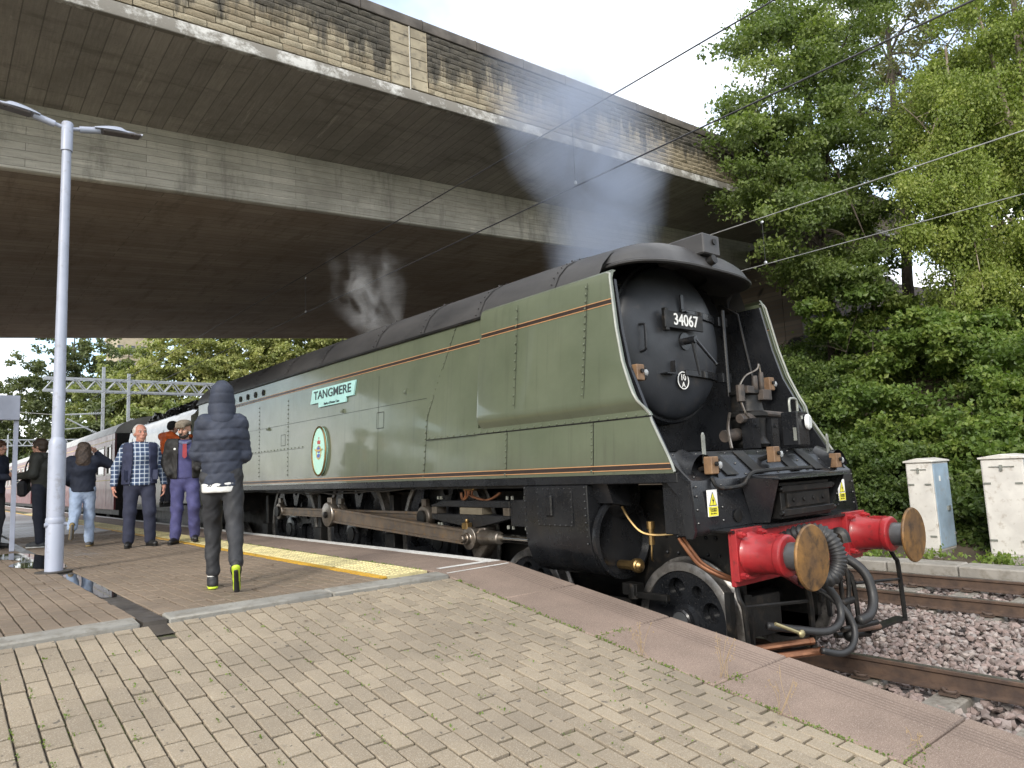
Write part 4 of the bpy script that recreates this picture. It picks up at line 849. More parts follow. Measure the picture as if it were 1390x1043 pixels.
# crosshead, slide bars, piston rod, cylinder
B().prism([(3.70, 1.16), (3.45, 1.17), (3.42, .98), (3.55, .84), (3.66, .86), (3.74, 1.0)], 0, -1.14, -1.0).cyl((-1.26, 3.62, 1.06), (-1.33, 3.62, 1.06), .042, n=8).cyl((-1.13, 3.50, 1.07), (-1.13, 3.20, 1.07), .085, .065).obj('crosshead', m_steel, L, bevel=.008)
B().box((-1.20, 3.68, 1.185), (.07, .10, .07)).cyl((-1.20, 3.68, 1.22), (-1.20, 3.68, 1.26), .022, n=6).obj('crosshead_oiler', m_brass, L, bevel=.005)
B().cyl((-1.10, 3.2, 1.07), (-1.10, 2.5, 1.07), .045).obj('piston_rod', m_bright, L)
sb = B(); sb.prism([(4.42, 1.40), (4.2, 1.45), (3.0, 1.45), (3.0, 1.38), (4.42, 1.38)], 0, -1.16, -1.02).prism([(4.42, 1.30), (3.0, 1.30), (3.0, 1.27), (3.55, 1.17), (3.75, 1.17), (4.42, 1.24)], 0, -1.16, -1.02).box2((-1.15, 2.6, 1.20), (-1.02, 3.0, 1.46)); sb = sb.obj('slide_bar', m_blk, L, bevel=.005)
B().box2((-1.165, 3.45, 1.305), (-1.04, 3.85, 1.375)).obj('slide_block', mat('worn_slide', (.20, .175, .13), .4, .4), sb)
for y in (4.36, 3.05): B().box2((-1.162, y-.05, 1.302), (-1.03, y+.05, 1.378)).obj('slide_packing', m_steel, sb)
b = B()
for y in (3.02, 3.10, 2.75, 2.82, 4.3, 4.36):
    for z, d in ((1.46, 1), (1.20, -1)): b.cyl((-1.10, y, z), (-1.10, y, z+.035*d), .016, n=6)
b.obj('slide_bar_nuts', m_trim, sb)
q = B().box((-1.10, 3.72, 1.60), (.08, .19, .09)).obj('lubricator', m_brass, L, bevel=.008)
for i in range(4): B().tube(smoothpath([(-1.13, 3.65+.045*i, 1.56), (-1.13, 3.65+.045*i, 1.50), (-1.12, (3.78 if i > 1 else 3.45)+.02*i, 1.455), (-1.11, (3.83 if i > 1 else 3.30)+.02*i, 1.48), (-1.10, (3.85 if i > 1 else 3.2)+.02*i, 1.53)], 4), .011, 6).obj('oil_pipe', m_copper, q)
for x0, z0, y0, y1 in ((-1.28, 1.575, 4.6, 11.0), (-1.26, 1.545, 5.6, 9.2)): B().tube(smoothpath([(x0, y0+i*(y1-y0)/9, z0+(random.uniform(-.02, .015) if 0 < i < 9 else .03)) for i in range(10)], 4), .012, 6).obj('side_pipe', m_blk2, L)
cyl = B().prism([(-1.31, 1.60), (-1.305, 1.20), (-1.285, 1.05), (-1.23, .92), (-1.14, .83), (-1.0, .79), (-.62, .80), (-.62, 1.60)], 1, 1.76, 2.60).obj('cylinder_casing', m_blk, L, bevel=.008)
B().lathe([(.345, 0), (.355, .02), (.355, .06), (.325, .07), (.315, .0), (.315, -.10), (.05, -.11), (0, -.11)], (-.95, 1.745, 1.13), (0, -1, 0), 40).obj('cylinder_end', m_blk, cyl)
B().lathe([(.20, 0), (.21, .03), (.16, .12), (.12, .13)], (-.90, 1.77, 1.50), (0, -1, 0), 24).prism([(-1.25, 1.62), (-1.0, 1.62), (-.95, 1.40), (-1.18, 1.44)], 1, 1.58, 1.76).obj('valve_chest', m_blk, cyl)
pq = B().box((-1.3135, 2.17, 1.41), (.006, .46, .33)).obj('inspection_panel', m_blk, cyl, bevel=.002)
B().box((-1.325, 2.23, 1.42), (.03, .085, .19)).obj('panel_bulge', m_blk, pq, bevel=.012)
b = B()
for i in range(7): 
    for z in (1.25, 1.57): b.sphere((-1.317, 1.96+.07*i, z), .008, 6, 4)
for i in range(5):
    for y in (1.95, 2.39): b.sphere((-1.317, y, 1.28+.065*i), .008, 6, 4)
for i in range(9):
    for y in (1.785, 2.575): b.sphere((-1.311 if i > 2 else -1.30, y, 1.1+.06*i), .010, 6, 4)
b.obj('panel_bolts', m_blk, cyl)['kind'] = 'stuff'
B().cyl((-.98, 1.72, .90), (-1.08, 1.42, .92), .04, n=10).lathe([(.05, 0), (.06, .02), (.06, .06), (.045, .08), (.02, .10)], (-1.05, 1.50, .915), (-.2, -1, .05), 14).obj('relief_valve', m_brass, cyl)
B().tube(smoothpath([(-1.05, 1.6, 1.40), (-1.08, 1.5, 1.3), (-1.06, 1.4, 1.2), (-1.0, 1.3, 1.17), (-.95, 1.15, 1.18)], 5), .012, 6).cyl((-1.0, 1.34, 1.22), (-1.0, 1.34, 1.09), .026, n=8).cyl((-1.0, 1.34, 1.28), (-1.0, 1.34, 1.22), .034, n=10).tube(smoothpath([(-1.0, 1.34, 1.09), (-1.0, 1.35, .98), (-.95, 1.38, .95)], 4), .008, 6).obj('drain_cock', m_brass, cyl)
B().box((-.95, 1.62, .70), (.10, .16, .10)).cyl((-.95, 1.6, .74), (-.95, 1.6, .62), .06, n=12).box((-.97, 1.40, .66), (.05, .34, .05)).obj('drain_gear', m_blk2, cyl, bevel=.004)
# brake hangers between wheels
for y in (5.86, 8.10, 10.3): B().box2((-.86, y-.05, .5), (-.72, y+.05, 1.5)).box2((-.9, y-.12, .75), (-.7, y+.12, 1.0)).obj('brake_hanger', m_blk2, L, bevel=.01)
# cab
cb = B(); cb.plate([[(-12.95, 1.68), (-11.155, 1.68), (-11.155, 3.40), (-12.80, 3.40), (-12.80, 3.2), (-12.95, 2.9)], [(-12.65, 2.55), (-12.18, 2.55), (-12.18, 3.12), (-12.65, 3.12)], [(-12.08, 2.55), (-11.6, 2.55), (-11.6, 3.12), (-12.08, 3.12)]], .04, SIDE(-1.315, 0, 0)); cb.obj('cab_side', m_green, L, smooth=False)
cb = B(); cb.plate([[(-12.95, 1.68), (-11.155, 1.68), (-11.155, 3.40), (-12.95, 3.40)]], .04, SIDE(1.315, 0, 0)); cb.obj('cab_side', m_green, L, smooth=False)
for y in (12.415, 11.84):
    b = B(); b.plate([[(-y-.25, 2.53), (-y+.25, 2.53), (-y+.25, 3.14), (-y-.25, 3.14)], [(-y-.215, 2.57), (-y+.215, 2.57), (-y+.215, 3.10), (-y-.215, 3.10)]], .02, SIDE(-1.34, 0, 0)); q = b.obj('window_frame', m_numw, L, smooth=False)
t = NT('window_glass'); t.base((.03, .035, .04)); t.rough(.05); t.p.inputs['Specular IOR Level'].default_value = .8; m_glass = t.m
B().box2((-1.318, 11.62, 2.56), (-1.312, 12.06, 3.11)).obj('cab_glass', m_glass, L, smooth=False)
for i in range(6): B().lathe([(.05, 0), (.055, .012), (.03, .016), (.025, .002)], (-1.337, 9.25+.36*i, 3.235), (-1, 0, 0), 16).obj('vent_port', m_blk2, L)
B().box2((-1.2, 11.2, 1.3), (1.2, 11.3, 3.6)).box2((-1.25, 11.2, 1.2), (1.25, 13.0, 1.3)).obj('cab_bulkhead', m_blk2, L, smooth=False)
B().box2((-1.33, 11.3, 1.0), (-1.22, 12.9, 1.25)).box2((-1.34, 12.35, .55), (-1.1, 12.75, .60)).box2((-1.3, 12.35, .55), (-1.27, 12.4, 1.2)).obj('cab_step', m_blk2, L)

# draw the casing in towards top and front
DEF = ('side_casing', 'lower_side_panel', 'smoke_deflector', 'deflector_lining', 'edge_trim', 'upper_lining', 'lower_lining', 'orange_line', 'panel_seams', 'rivets', 'roof_casing', 'roof_strap', 'roof_bolts', 'gutter', 'smokebox_front', 'nameplate', 'name_letters', 'class_letters', 'oval_badge', 'badge_', 'side_bracket', 'vent_port', 'valance')
for o in L.children_recursive:
    if o.type == 'MESH' and o.name.split('.')[0].startswith(DEF):
        bm = bmesh.new(); bm.from_mesh(o.data)
        ed = [e for e in bm.edges if abs(e.verts[0].co.y-e.verts[1].co.y) > .9 and abs(e.verts[0].co.z-e.verts[1].co.z) < .3]
        if ed: bmesh.ops.subdivide_edges(bm, edges=ed, cuts=15, use_grid_fill=True)
        for vv in bm.verts: vv.co.x *= float(dscale(vv.co.y, vv.co.z))
        bm.to_mesh(o.data); bm.free(); o.data.update()

# portable headlamp on the centre-right lamp iron
hl = thing('portable_headlamp', 'black boxy portable headlamp with white lens beside the air pump', 'lamp', (.60, .82, 1.86))
hx, hy, hz = .60, .86, 2.02
B().box((hx, hy, hz), (.20, .17, .32)).obj('lamp_body', m_blk, hl, bevel=.012)
B().lathe([(.07, 0), (.075, .02), (.06, .035), (0, .036)], (hx+.06, hy-.085, hz+.06), (.25, -1, 0), 24).obj('lamp_lens', mat('lamp_white_glass', (.80, .82, .82), .1, var=.03), hl)
B().tube(smoothpath([(hx-.07, hy, hz+.16), (hx-.07, hy, hz+.25), (hx-.045, hy, hz+.285), (hx+.045, hy, hz+.285), (hx+.07, hy, hz+.25), (hx+.07, hy, hz+.16)], 4), .012, 8).obj('lamp_handle', m_trim, hl)
B().box((hx-.03, hy-.09, hz+.10), (.03, .006, .03)).box((hx-.104, hy-.05, hz-.05), (.006, .03, .12)).obj('lamp_catch', m_trim, hl)

# ------------------------------------------------------------------ tender
m_tend = mat('tender_paint', (.20, .21, .175), .3, scale=2, col2=(.14, .15, .12), dirt=(.28, .28, .25), dirtamt=.35, coat=.5)
tn = thing('tender', 'dull grey green tender heaped with coal behind the cab', 'tender', (0, 16, 0))
for s in (-1, 1):
    rows = [[(s*x, y, z) for y in np.linspace(13.35, 19.2, 6)] for x, z in ((1.32, 1.28), (1.335, 1.4), (1.335, 3.0), (1.30, 3.2), (1.18, 3.36), (1.0, 3.44))]
    b = B().grid(rows); b.grid([[(s*1.335, 13.35, 1.28), (s*1.335, 13.35, 3.2)], [(s*1.0, 13.35, 1.28), (s*1.0, 13.35, 3.44)]]); b.obj('tender_side', m_tend, tn)
    for y in (14.0, 15.6, 17.3, 18.8): B().box2((s*1.337, y-.012, 1.32), (s*1.343, y+.012, 3.05)).obj('side_strap', m_tend, tn, smooth=False)
    B().tube([(s*1.37, 13.42, 1.5), (s*1.37, 13.42, 3.1)], .016, 8).obj('handrail', m_steel, tn)
    b = B().box2((s*.88, 13.4, .65), (s*.94, 19.1, 1.22))
    for y in (14.3, 16.3, 18.3): b.box2((s*.94, y-.17, .38), (s*1.05, y+.17, .74)).box2((s*.96, y-.42, .82), (s*1.04, y+.42, .92))
    b.obj('tender_frame', m_blk2, tn, bevel=.01)
    for y in (14.3, 16.3, 18.3):
        w = B().lathe([(.47, -.06), (.50, -.05), (.47, -.01), (.465, .06), (.40, .06), (.38, .02), (.14, .03), (.12, .07), (0, .07)], (s*.745, y, .47), (s, 0, 0), 36).obj('tender_wheel', m_blk2, tn)
B().box2((-1.3, 19.15, 1.25), (1.3, 19.22, 3.3)).box2((-1.25, 13.3, 1.16), (1.25, 19.2, 1.27)).box2((-1.0, 13.3, 1.3), (1.0, 13.4, 3.0)).obj('tender_body', m_blk2, tn, smooth=False)
B().box2((-1.35, 13.2, 1.245), (1.35, 19.3, 1.30)).obj('tender_footplate', m_blk2, tn)
B().box2((-1.95, 13.25, 1.32), (-1.34, 13.8, 1.36)).obj('tender_step', m_blk2, tn)
# coal: lumps piled up
n = 900; P = np.stack([rng.uniform(-1.02, 1.02, n), rng.uniform(13.6, 18.3, n), np.zeros(n)], -1)
P[:, 2] = 3.3+.38*np.sqrt(np.clip(1-(P[:, 0]/1.15)**2, 0, 1))*(1-.25*((P[:, 1]-15.5)/3)**2)+rng.uniform(-.08, .06, n)
co = scatter_stones('coal_heap', P, .06, .15, mat('coal', (.012, .012, .013), .4, scale=20)); tag(co, 'heap of black coal lumps on the tender', 'coal', kind='stuff')
B().box2((-1.05, 13.6, 2.9), (1.05, 18.4, 3.34)).obj('coal_bunker', m_blk2, tn, smooth=False)

# ------------------------------------------------------------------ coaches
m_maroon = mat('coach_maroon', (.15, .030, .036), .4, scale=2, col2=(.11, .022, .028), coat=.15)
m_croof = mat('coach_roof', (.42, .42, .41), .6, scale=2, col2=(.30, .30, .29), dirt=(.2, .2, .19), dirtamt=.3)
m_cream = mat('coach_window_frame', (.45, .42, .36), .4, var=.1)
def coach(y0, ln, label):
    c = thing('railway_coach', label, 'coach', (0, y0+ln/2, 0), 0, 'maroon coaches behind the engine'); y1 = y0+ln
    wins = []; y = y0+1.5
    while y < y1-2.2: wins.append((y, y+1.22)); y += 1.95
    dz = [(y0+.45, y0+1.05), (y1-1.05, y1-.45)]
    for s in (-1, 1):
        if s < 0:
            outl = [(-y1, 1.12), (-y0, 1.12), (-y0, 3.35), (-y1, 3.35)]
            b = B(); b.plate([outl]+[[(-b_, 2.15), (-a, 2.15), (-a, 3.0), (-b_, 3.0)] for a, b_ in wins+dz], .06, SIDE(-1.33, 0, 0)); b.obj('coach_side', m_maroon, c, smooth=False)
            for a, b_ in wins+dz:
                q = B(); q.plate([[(-b_-.03, 2.12), (-a+.03, 2.12), (-a+.03, 3.03), (-b_-.03, 3.03)], [(-b_+.03, 2.18), (-a-.03, 2.18), (-a-.03, 2.97), (-b_+.03, 2.97)]], .02, SIDE(-1.365, 0, 0)); q = q.obj('window', m_cream, c, smooth=False)
                B().box2((-1.345, a, 2.15), (-1.335, b_, 3.0)).obj('pane', m_glass, q, smooth=False)
            for a, b_ in dz:
                for e in (a-.12, b_+.12): B().box2((-1.362, e-.008, 1.2), (-1.359, e+.008, 3.3)).obj('door_seam', m_blk2, c, smooth=False)
            for z in (3.16, 1.98): B().box2((-1.363, y0+.02, z-.015), (-1.3601, y1-.02, z+.015)).obj('cream_line', mat('coach_lining', (.5, .36, .12), .5), c, smooth=False)
        else: B().box2((1.30, y0, 1.12), (1.36, y1, 3.35)).obj('coach_side', m_maroon, c, smooth=False)
    prof = [(-1.37, 3.34), (-1.30, 3.5), (-1.1, 3.66), (-.75, 3.79), (-.35, 3.86), (0, 3.88), (.35, 3.86), (.75, 3.79), (1.1, 3.66), (1.30, 3.5), (1.37, 3.34)]
    B().prism(prof, 1, y0-.02, y1+.02).obj('coach_roof', m_croof, c)
    for y in np.arange(y0+1.5, y1, 2.6): B().lathe([(.16, 0), (.16, .05), (.09, .08), (0, .085)], (0, y, 3.87), (0, 0, 1), 12).obj('roof_vent', m_croof, c)
    B().prism([(x*.985, min(z, 3.36)) for x, z in [(-1.33, 1.1), (1.33, 1.1), (1.33, 3.34), (-1.33, 3.34)]], 1, y0-.005, y0+.05).obj('coach_end', m_blk2, c); B().prism([(-1.33, 1.1), (1.33, 1.1), (1.33, 3.34), (-1.33, 3.34)], 1, y1-.05, y1+.005).obj('coach_end', m_blk2, c)
    B().box2((-.55, y0-.42, 1.2), (.55, y0, 3.35)).box2((-.62, y0-.46, 1.15), (.62, y0-.40, 3.42)).obj('gangway', m_blk2, c, bevel=.03)
    B().tube([(-.9, y0-.06, 1.2), (-.9, y0-.06, 3.3)], .02, 6).tube([(-1.1, y0-.03, 2.7), (-.7, y0-.05, 2.7)], .02, 6).obj('end_pipe', m_trim, c)
    B().box2((-1.2, y0+.1, .95), (1.2, y1-.1, 1.12)).box2((-1.0, y0+6.5, .45), (1.0, y1-7, .95)).obj('coach_underframe', m_blk2, c)
    for yc in (y0+2.6, y1-2.6):
        b = B().box2((-1.05, yc-1.7, .45), (-.95, yc+1.7, .75))
        for e in (-1.25, 1.25):
            b.lathe([(.46, -.06), (.49, -.05), (.46, 0), (.455, .06), (.1, .07), (0, .07)], (-.745, yc+e, .46), (-1, 0, 0), 24).box2((-1.12, yc+e-.14, .38), (-1.05, yc+e+.14, .66))
        b.obj('coach_bogie', m_blk2, c)
    return c
coach(20.9, 19.6, 'maroon coach with pale roof coupled to the tender'); coach(41.0, 19.6, 'second maroon coach, farther along the platform'); coach(61.1, 19.6, 'farthest maroon coach at the tail of the train')
# ------------------------------------------------------------------ vegetation
def leafmat(name, dark, mid, lit, tr=.35):
    t = NT(name); at = t.n('Attribute', attribute_name='rnd').outputs['Fac']
    nd = t.n('ValToRGB', {0: at}); e = nd.color_ramp.elements; e[0].color = c4(dark); e[1].color = c4(lit); m_ = e.new(.5); m_.color = c4(mid)
    c = t.mix(t.math('MULTIPLY', t.noise(t.world(), .8, 3), .5), nd.outputs[0], dark)
    t.base(c); t.rough(.45); t.p.inputs['Specular IOR Level'].default_value = .35
    tl = t.n('BsdfTranslucent', {0: t.mix(1., c, (1.5, 1.7, .7), 'MULTIPLY')}); ms = t.n('MixShader', {0: tr, 1: t.p.outputs[0], 2: tl.outputs[0]})
    t.t.links.new(ms.outputs[0], t.out.inputs[0]); return t.m
LM = dict(birch=leafmat('birch_leaf', (.12, .16, .035), (.22, .27, .06), (.33, .36, .10)),
          alder=leafmat('alder_leaf', (.068, .10, .030), (.135, .18, .05), (.225, .27, .08)),
          ash=leafmat('ash_leaf', (.07, .082, .038), (.13, .135, .055), (.21, .185, .075)),
          maple=leafmat('maple_leaf', (.07, .115, .028), (.13, .195, .042), (.24, .29, .07)),
          ivy=leafmat('bramble_leaf', (.045, .075, .022), (.095, .14, .036), (.175, .225, .06)),
          far=leafmat('far_leaf', (.11, .14, .05), (.20, .23, .075), (.30, .31, .11), .25),
          farl=leafmat('far_pale_leaf', (.18, .205, .07), (.30, .32, .11), (.42, .40, .16), .25),
          fard=leafmat('far_dark_leaf', (.06, .08, .035), (.11, .13, .052), (.18, .20, .078), .25))
m_bark = mat('bark', (.075, .06, .045), .9, scale=8, var=.5, bump=.6, bscale=25)
m_bbark = mat('birch_bark', (.38, .33, .27), .8, scale=5, col2=(.16, .11, .08), bump=.4, bscale=20)
def leaves(P, size, droop=.3, jit=.35):
    """P (n,3) -> leaf quads"""
    n = len(P); s = size*rng.uniform(.6, 1.35, n)
    d = rng.normal(0, 1, (n, 3)); d[:, 2] -= droop*2; d /= np.linalg.norm(d, axis=1)[:, None]
    w = np.cross(d, rng.normal(0, 1, (n, 3))+np.array([0, 0, .6])); w /= np.linalg.norm(w, axis=1)[:, None]+1e-9
    nn = np.cross(d, w)
    a = P; m_ = P+d*(s*.5)[:, None]; k = (s*.34)[:, None]
    f = (s*.12)[:, None]
    V = np.stack([a, m_+w*k+nn*f, P+d*s[:, None], m_-w*k+nn*f], 1)
    return V.reshape(-1, 3), np.arange(4*n).reshape(-1, 4)
def crown_points(lobes, n, clump, spread, shell=.55, droop=0., hole=0.):
    """lobes: (centre, radii) ellipsoids -> branches on each lobe's shell -> small leaf clumps; returns points and tint"""
    vol = np.array([r[0]*r[1]*r[2] for c_, r in lobes])**.75; vol = vol/vol.sum(); pts = []; tint = []
    for (c_, r), w in zip(lobes, vol):
        rb = spread*1.35; nb = max(5, int(5.2*((r[0]*r[1]*r[2])**(1/3)/rb)**2))
        d = rng.normal(0, 1, (nb, 3)); d /= np.linalg.norm(d, axis=1)[:, None]
        rad = shell+(1.06-shell)*rng.uniform(0, 1, nb)**.6
        bc = np.array(c_)+d*rad[:, None]*np.array(r); br_ = rb*rng.uniform(.55, 1.35, nb); bt = rng.normal(0, .17, nb)
        nc = max(1, int(n*w/clump)); k = rng.integers(0, nb, nc)
        e = rng.normal(0, 1, (nc, 3)); e[:, 2] = np.abs(e[:, 2])*.9-.35; e /= np.linalg.norm(e, axis=1)[:, None]
        ct = bc[k]+e*br_[k][:, None]*rng.uniform(.35, 1.0, nc)[:, None]*np.array([1, 1, .62])
        q = rng.normal(0, 1, (nc, clump, 3)); q[..., 2] *= .6
        p = ct[:, None]+q*(spread*.30); p[..., 2] -= np.abs(rng.normal(0, 1, (nc, clump)))*droop
        tt = np.clip(.48+bt[k][:, None]+.12*rng.normal(0, 1, (nc, 1))+.14*rng.normal(0, 1, (nc, clump))+.10*e[:, 2:3], 0, 1)
        pts.append(p.reshape(-1, 3)); tint.append(tt.ravel())
    return np.concatenate(pts), np.concatenate(tint)
def limbs(base, top, lobes, r, n=9, seed=1):
    rr = random.Random(seed); b = B(); base = Vector(base); top = Vector(top)
    tp = [base.lerp(top, u)+Vector((rr.uniform(-.12, .12), rr.uniform(-.12, .12), 0))*(1 if 0 < u < 1 else 0)*(top-base).length*.12 for u in np.linspace(0, 1, 7)]
    sp = smoothpath(tp, 4); b.tube(sp, [r*(1-.8*i/(len(sp)-1)) for i in range(len(sp))], 8)
    for i in range(n):
        k = int(len(sp)*rr.uniform(.25, .9)); c_, rd = rr.choice(lobes)
        e = Vector(c_)+Vector((rr.uniform(-.7, .7)*rd[0], rr.uniform(-.7, .7)*rd[1], rr.uniform(-.3, .7)*rd[2])); s = sp[k]
        mid = s.lerp(e, .5)+Vector((0, 0, .3)); p = smoothpath([s, mid, e], 5); r0 = r*(1-.8*k/len(sp))*.55
        b.tube(p, [r0*(1-.85*j/(len(p)-1)) for j in range(len(p))], 5)
        for _ in range(3):
            q = p[rr.randrange(3, len(p))]; e2 = q+Vector((rr.uniform(-1, 1), rr.uniform(-1, 1), rr.uniform(-.3, .8)))*rd[0]*.5
            b.tube([q, q.lerp(e2, .5)+Vector((0, 0, .08)), e2], [r0*.3, r0*.2, r0*.06], 4)
    return b
def tree(name, label, base, top, lobes, n, size, kind, r=.18, clump=46, spread=.5, droop=0., group=None, bark=None, nl=9, cat='tree', leafdroop=.3, shell=.55):
    t = thing(name, label, cat, base, 0, group)
    limbs(base, top, lobes, r, nl, seed=int(abs(base[0]*7+base[1]*13))+1).obj('trunk', bark or m_bark, t, fix=False)
    P, tt = crown_points(lobes, n, clump, spread, shell, droop); V, F = leaves(P, size, leafdroop)
    link('crown', npmesh('crown', V, F, LM[kind], tt), t); return t
def E3(x, y, z, a, b, c): return ((x, y, z), (a, b, c))
G = 'trees on the embankment'
tree('alder_tree', 'dense dark green tree overhanging the bridge end', (13.2, 6.6, 2.9), (12.0, 6.1, 14.5), [E3(11.0, 5.9, 10.9, 1.9, 1.4, 2.3), E3(9.7, 6.0, 8.6, 1.7, 1.0, 1.5), E3(10.4, 5.7, 7.0, 1.6, 1.0, 1.1), E3(12.9, 5.6, 13.6, 2.0, 1.5, 2.2), E3(13.4, 5.6, 9.4, 1.7, 1.4, 1.9), E3(12.0, 5.2, 6.3, 1.5, 1.1, 1.1)], 84000, .095, 'alder', .2, spread=.42, group=G, nl=18)
tree('ash_tree', 'thin brownish tree with sky showing through, behind the pale birch', (18.5, 6.4, 5.0), (18.3, 6.0, 18), [E3(17.6, 6.0, 14.2, 2.4, 2., 2.8), E3(19.6, 5.4, 16.2, 2.4, 2., 2.5), E3(18.6, 5.2, 11.2, 2.4, 1.8, 2.1), E3(21.4, 4.6, 13.5, 2.0, 1.8, 2.6)], 40000, .105, 'ash', .2, spread=.5, group=G, shell=.45, nl=16)
tree('birch_tree', 'bright yellow green birch with drooping sprays behind the cabinets', (14.2, 3.5, 3.9), (13.7, 3.1, 11.8), [E3(13.2, 3.2, 9.7, 1.25, 1.0, 1.5), E3(12.5, 3.2, 7.5, 1.1, .9, 1.2), E3(13.9, 2.9, 7.2, 1.2, .9, 1.4), E3(13.0, 3.1, 5.3, 1.2, .9, 1.0), E3(14.6, 2.9, 10.9, 1.2, 1.0, 1.3)], 90000, .075, 'birch', .13, clump=60, spread=.36, droop=.30, group=G, bark=m_bbark, leafdroop=.8, nl=14)
tree('birch_tree', 'birch leaning in at the right edge of the view, pale trunk showing', (14.6, 1.9, 4.1), (13.9, 1.45, 14.), [E3(14.4, 1.9, 12.2, 1.6, 1.1, 2.0), E3(14.2, 1.35, 8.9, 1.0, .8, 1.3), E3(14.0, 1.5, 5.9, 1.1, .8, 1.0)], 44000, .08, 'birch', .17, clump=50, spread=.36, droop=.25, group=G, bark=m_bbark, leafdroop=.8, nl=10)
tree('lime_tree', 'leafy mid green tree filling the gap behind the birches', (18.5, 2.6, 5.2), (18.2, 2.4, 14), [E3(17.6, 3.6, 8.4, 2.2, 1.5, 2.2), E3(18.4, 1.9, 9.5, 2.2, 1.5, 2.6), E3(17.4, 2.2, 6.4, 2.2, 1.4, 1.4), E3(18.6, 3.2, 12.2, 2.2, 1.6, 2.2)], 50000, .12, 'maple', .2, spread=.5, group=G, shell=.3, nl=12)
tree('maple_tree', 'low spreading maple beside the bridge abutment', (12.8, 5.2, 2.9), (12.5, 5.0, 6.2), [E3(11.9, 5.3, 5.4, 1.2, .9, .9), E3(13.2, 4.6, 4.6, 1.3, .9, .9), E3(12.3, 4.9, 3.9, 1.2, .8, .7)], 26000, .12, 'maple', .09, spread=.34, group=G, leafdroop=.1)
tree('maple_tree', 'bright leaved young maple above the nearer cabinet', (12.6, 3.3, 2.8), (12.4, 3.2, 5.4), [E3(11.9, 3.4, 4.2, 1.0, .7, .8), E3(12.8, 2.7, 3.9, 1.0, .7, .8)], 20000, .115, 'maple', .07, spread=.32, group=G, leafdroop=.1)
SG = 'bushes on the embankment'
for i, (x, y, z, rx, rz, k, nn, sz, lb) in enumerate([
    (9.6, 5.6, 1.5, 1.2, 1.0, 'ivy', 15000, .10, 'dark bush just right of the engine front, below the abutment'),
    (10.6, 6.3, 3.0, 1.5, 1.1, 'ivy', 16000, .10, 'tall dark bush beneath the bridge end'),
    (9.6, 4.2, .95, 1.0, .95, 'ivy', 14000, .10, 'low dark bush left of the first cabinet'),
    (10.8, 4.4, 2.3, 1.2, 1.0, 'maple', 14000, .12, 'mid green bush on the slope above the first cabinet'),
    (9.7, 2.9, .95, .85, .95, 'ivy', 14000, .10, 'dark bush directly behind the first cabinet'),
    (10.7, 2.8, 2.0, 1.1, .95, 'maple', 15000, .12, 'bright bush between the cabinets, up the slope'),
    (9.2, 1.75, .75, .7, .8, 'ivy', 14000, .15, 'broad leaved dark bush between the two cabinets'),
    (10.0, 1.4, 1.5, 1.0, .9, 'maple', 15000, .12, 'bright bush behind the second cabinet'),
    (9.4, .4, 1.0, 1.0, 1.0, 'ivy', 12000, .12, 'dark bush behind the second cabinet, at the right edge'),
    (12.0, 1.7, 3.2, 1.3, 1.2, 'maple', 15000, .12, 'leafy bush high on the slope at the right edge'),
    (12.4, 6.9, 3.9, 1.4, .8, 'ivy', 12000, .11, 'dark bush against the wing wall'),
    (8.9, 6.9, .9, 1.0, .9, 'ivy', 9000, .10, 'bush under the bridge behind the engine front')]):
    zb = bank(x, y)
    tree('bush', lb, (x, y, zb-.1), (x, y, z+.3), [E3(x, y, z, rx, rx*.8, rz), E3(x+.3, y+.4, z-.45, rx*.8, rx*.7, rz*.8), E3(x-.35, y-.3, z-.5, rx*.75, rx*.6, rz*.7)], nn, sz*.85, k, .05, clump=36, spread=.28, group=SG, nl=6, cat='bush', leafdroop=.05, shell=.4)
# creeping cover on the bank
P = np.stack([rng.uniform(8.3, 17, 60000), rng.uniform(-1, 9, 60000), np.zeros(60000)], -1); P = P[inview(P+np.array([0, 0, 2.]), 250)][:34000]
P[:, 2] = [bank(x, y)+abs(random.gauss(0, .16)) for x, y, _ in P]; P[:, :2] += rng.normal(0, .05, (len(P), 2))
V, F = leaves(P, .12, .0); o = link('bank_undergrowth', npmesh('bank_undergrowth', V, F, LM['ivy'], np.clip(rng.normal(.45, .2, len(F)), 0, 1))); tag(o, 'tangled green undergrowth covering the embankment', 'undergrowth', kind='stuff')
# weeds by the far kerb
P = np.concatenate([np.stack([c_[0]+rng.normal(0, c_[2], c_[3]), c_[1]+rng.normal(0, c_[2], c_[3]), .02+np.abs(rng.normal(0, .06, c_[3]))], -1) for c_ in ((6.85, 1.25, .13, 260), (6.7, 3.2, .25, 350), (6.6, 4.3, .3, 300), (7.0, 2.2, .2, 120), (6.7, .3, .3, 200))])
V, F = leaves(P, .07, -.5); o = link('weed_patch', npmesh('weed_patch', V, F, LM['maple'], rng.uniform(.4, 1, len(F)))); tag(o, 'small bright weeds along the far kerb', 'weeds', kind='stuff')

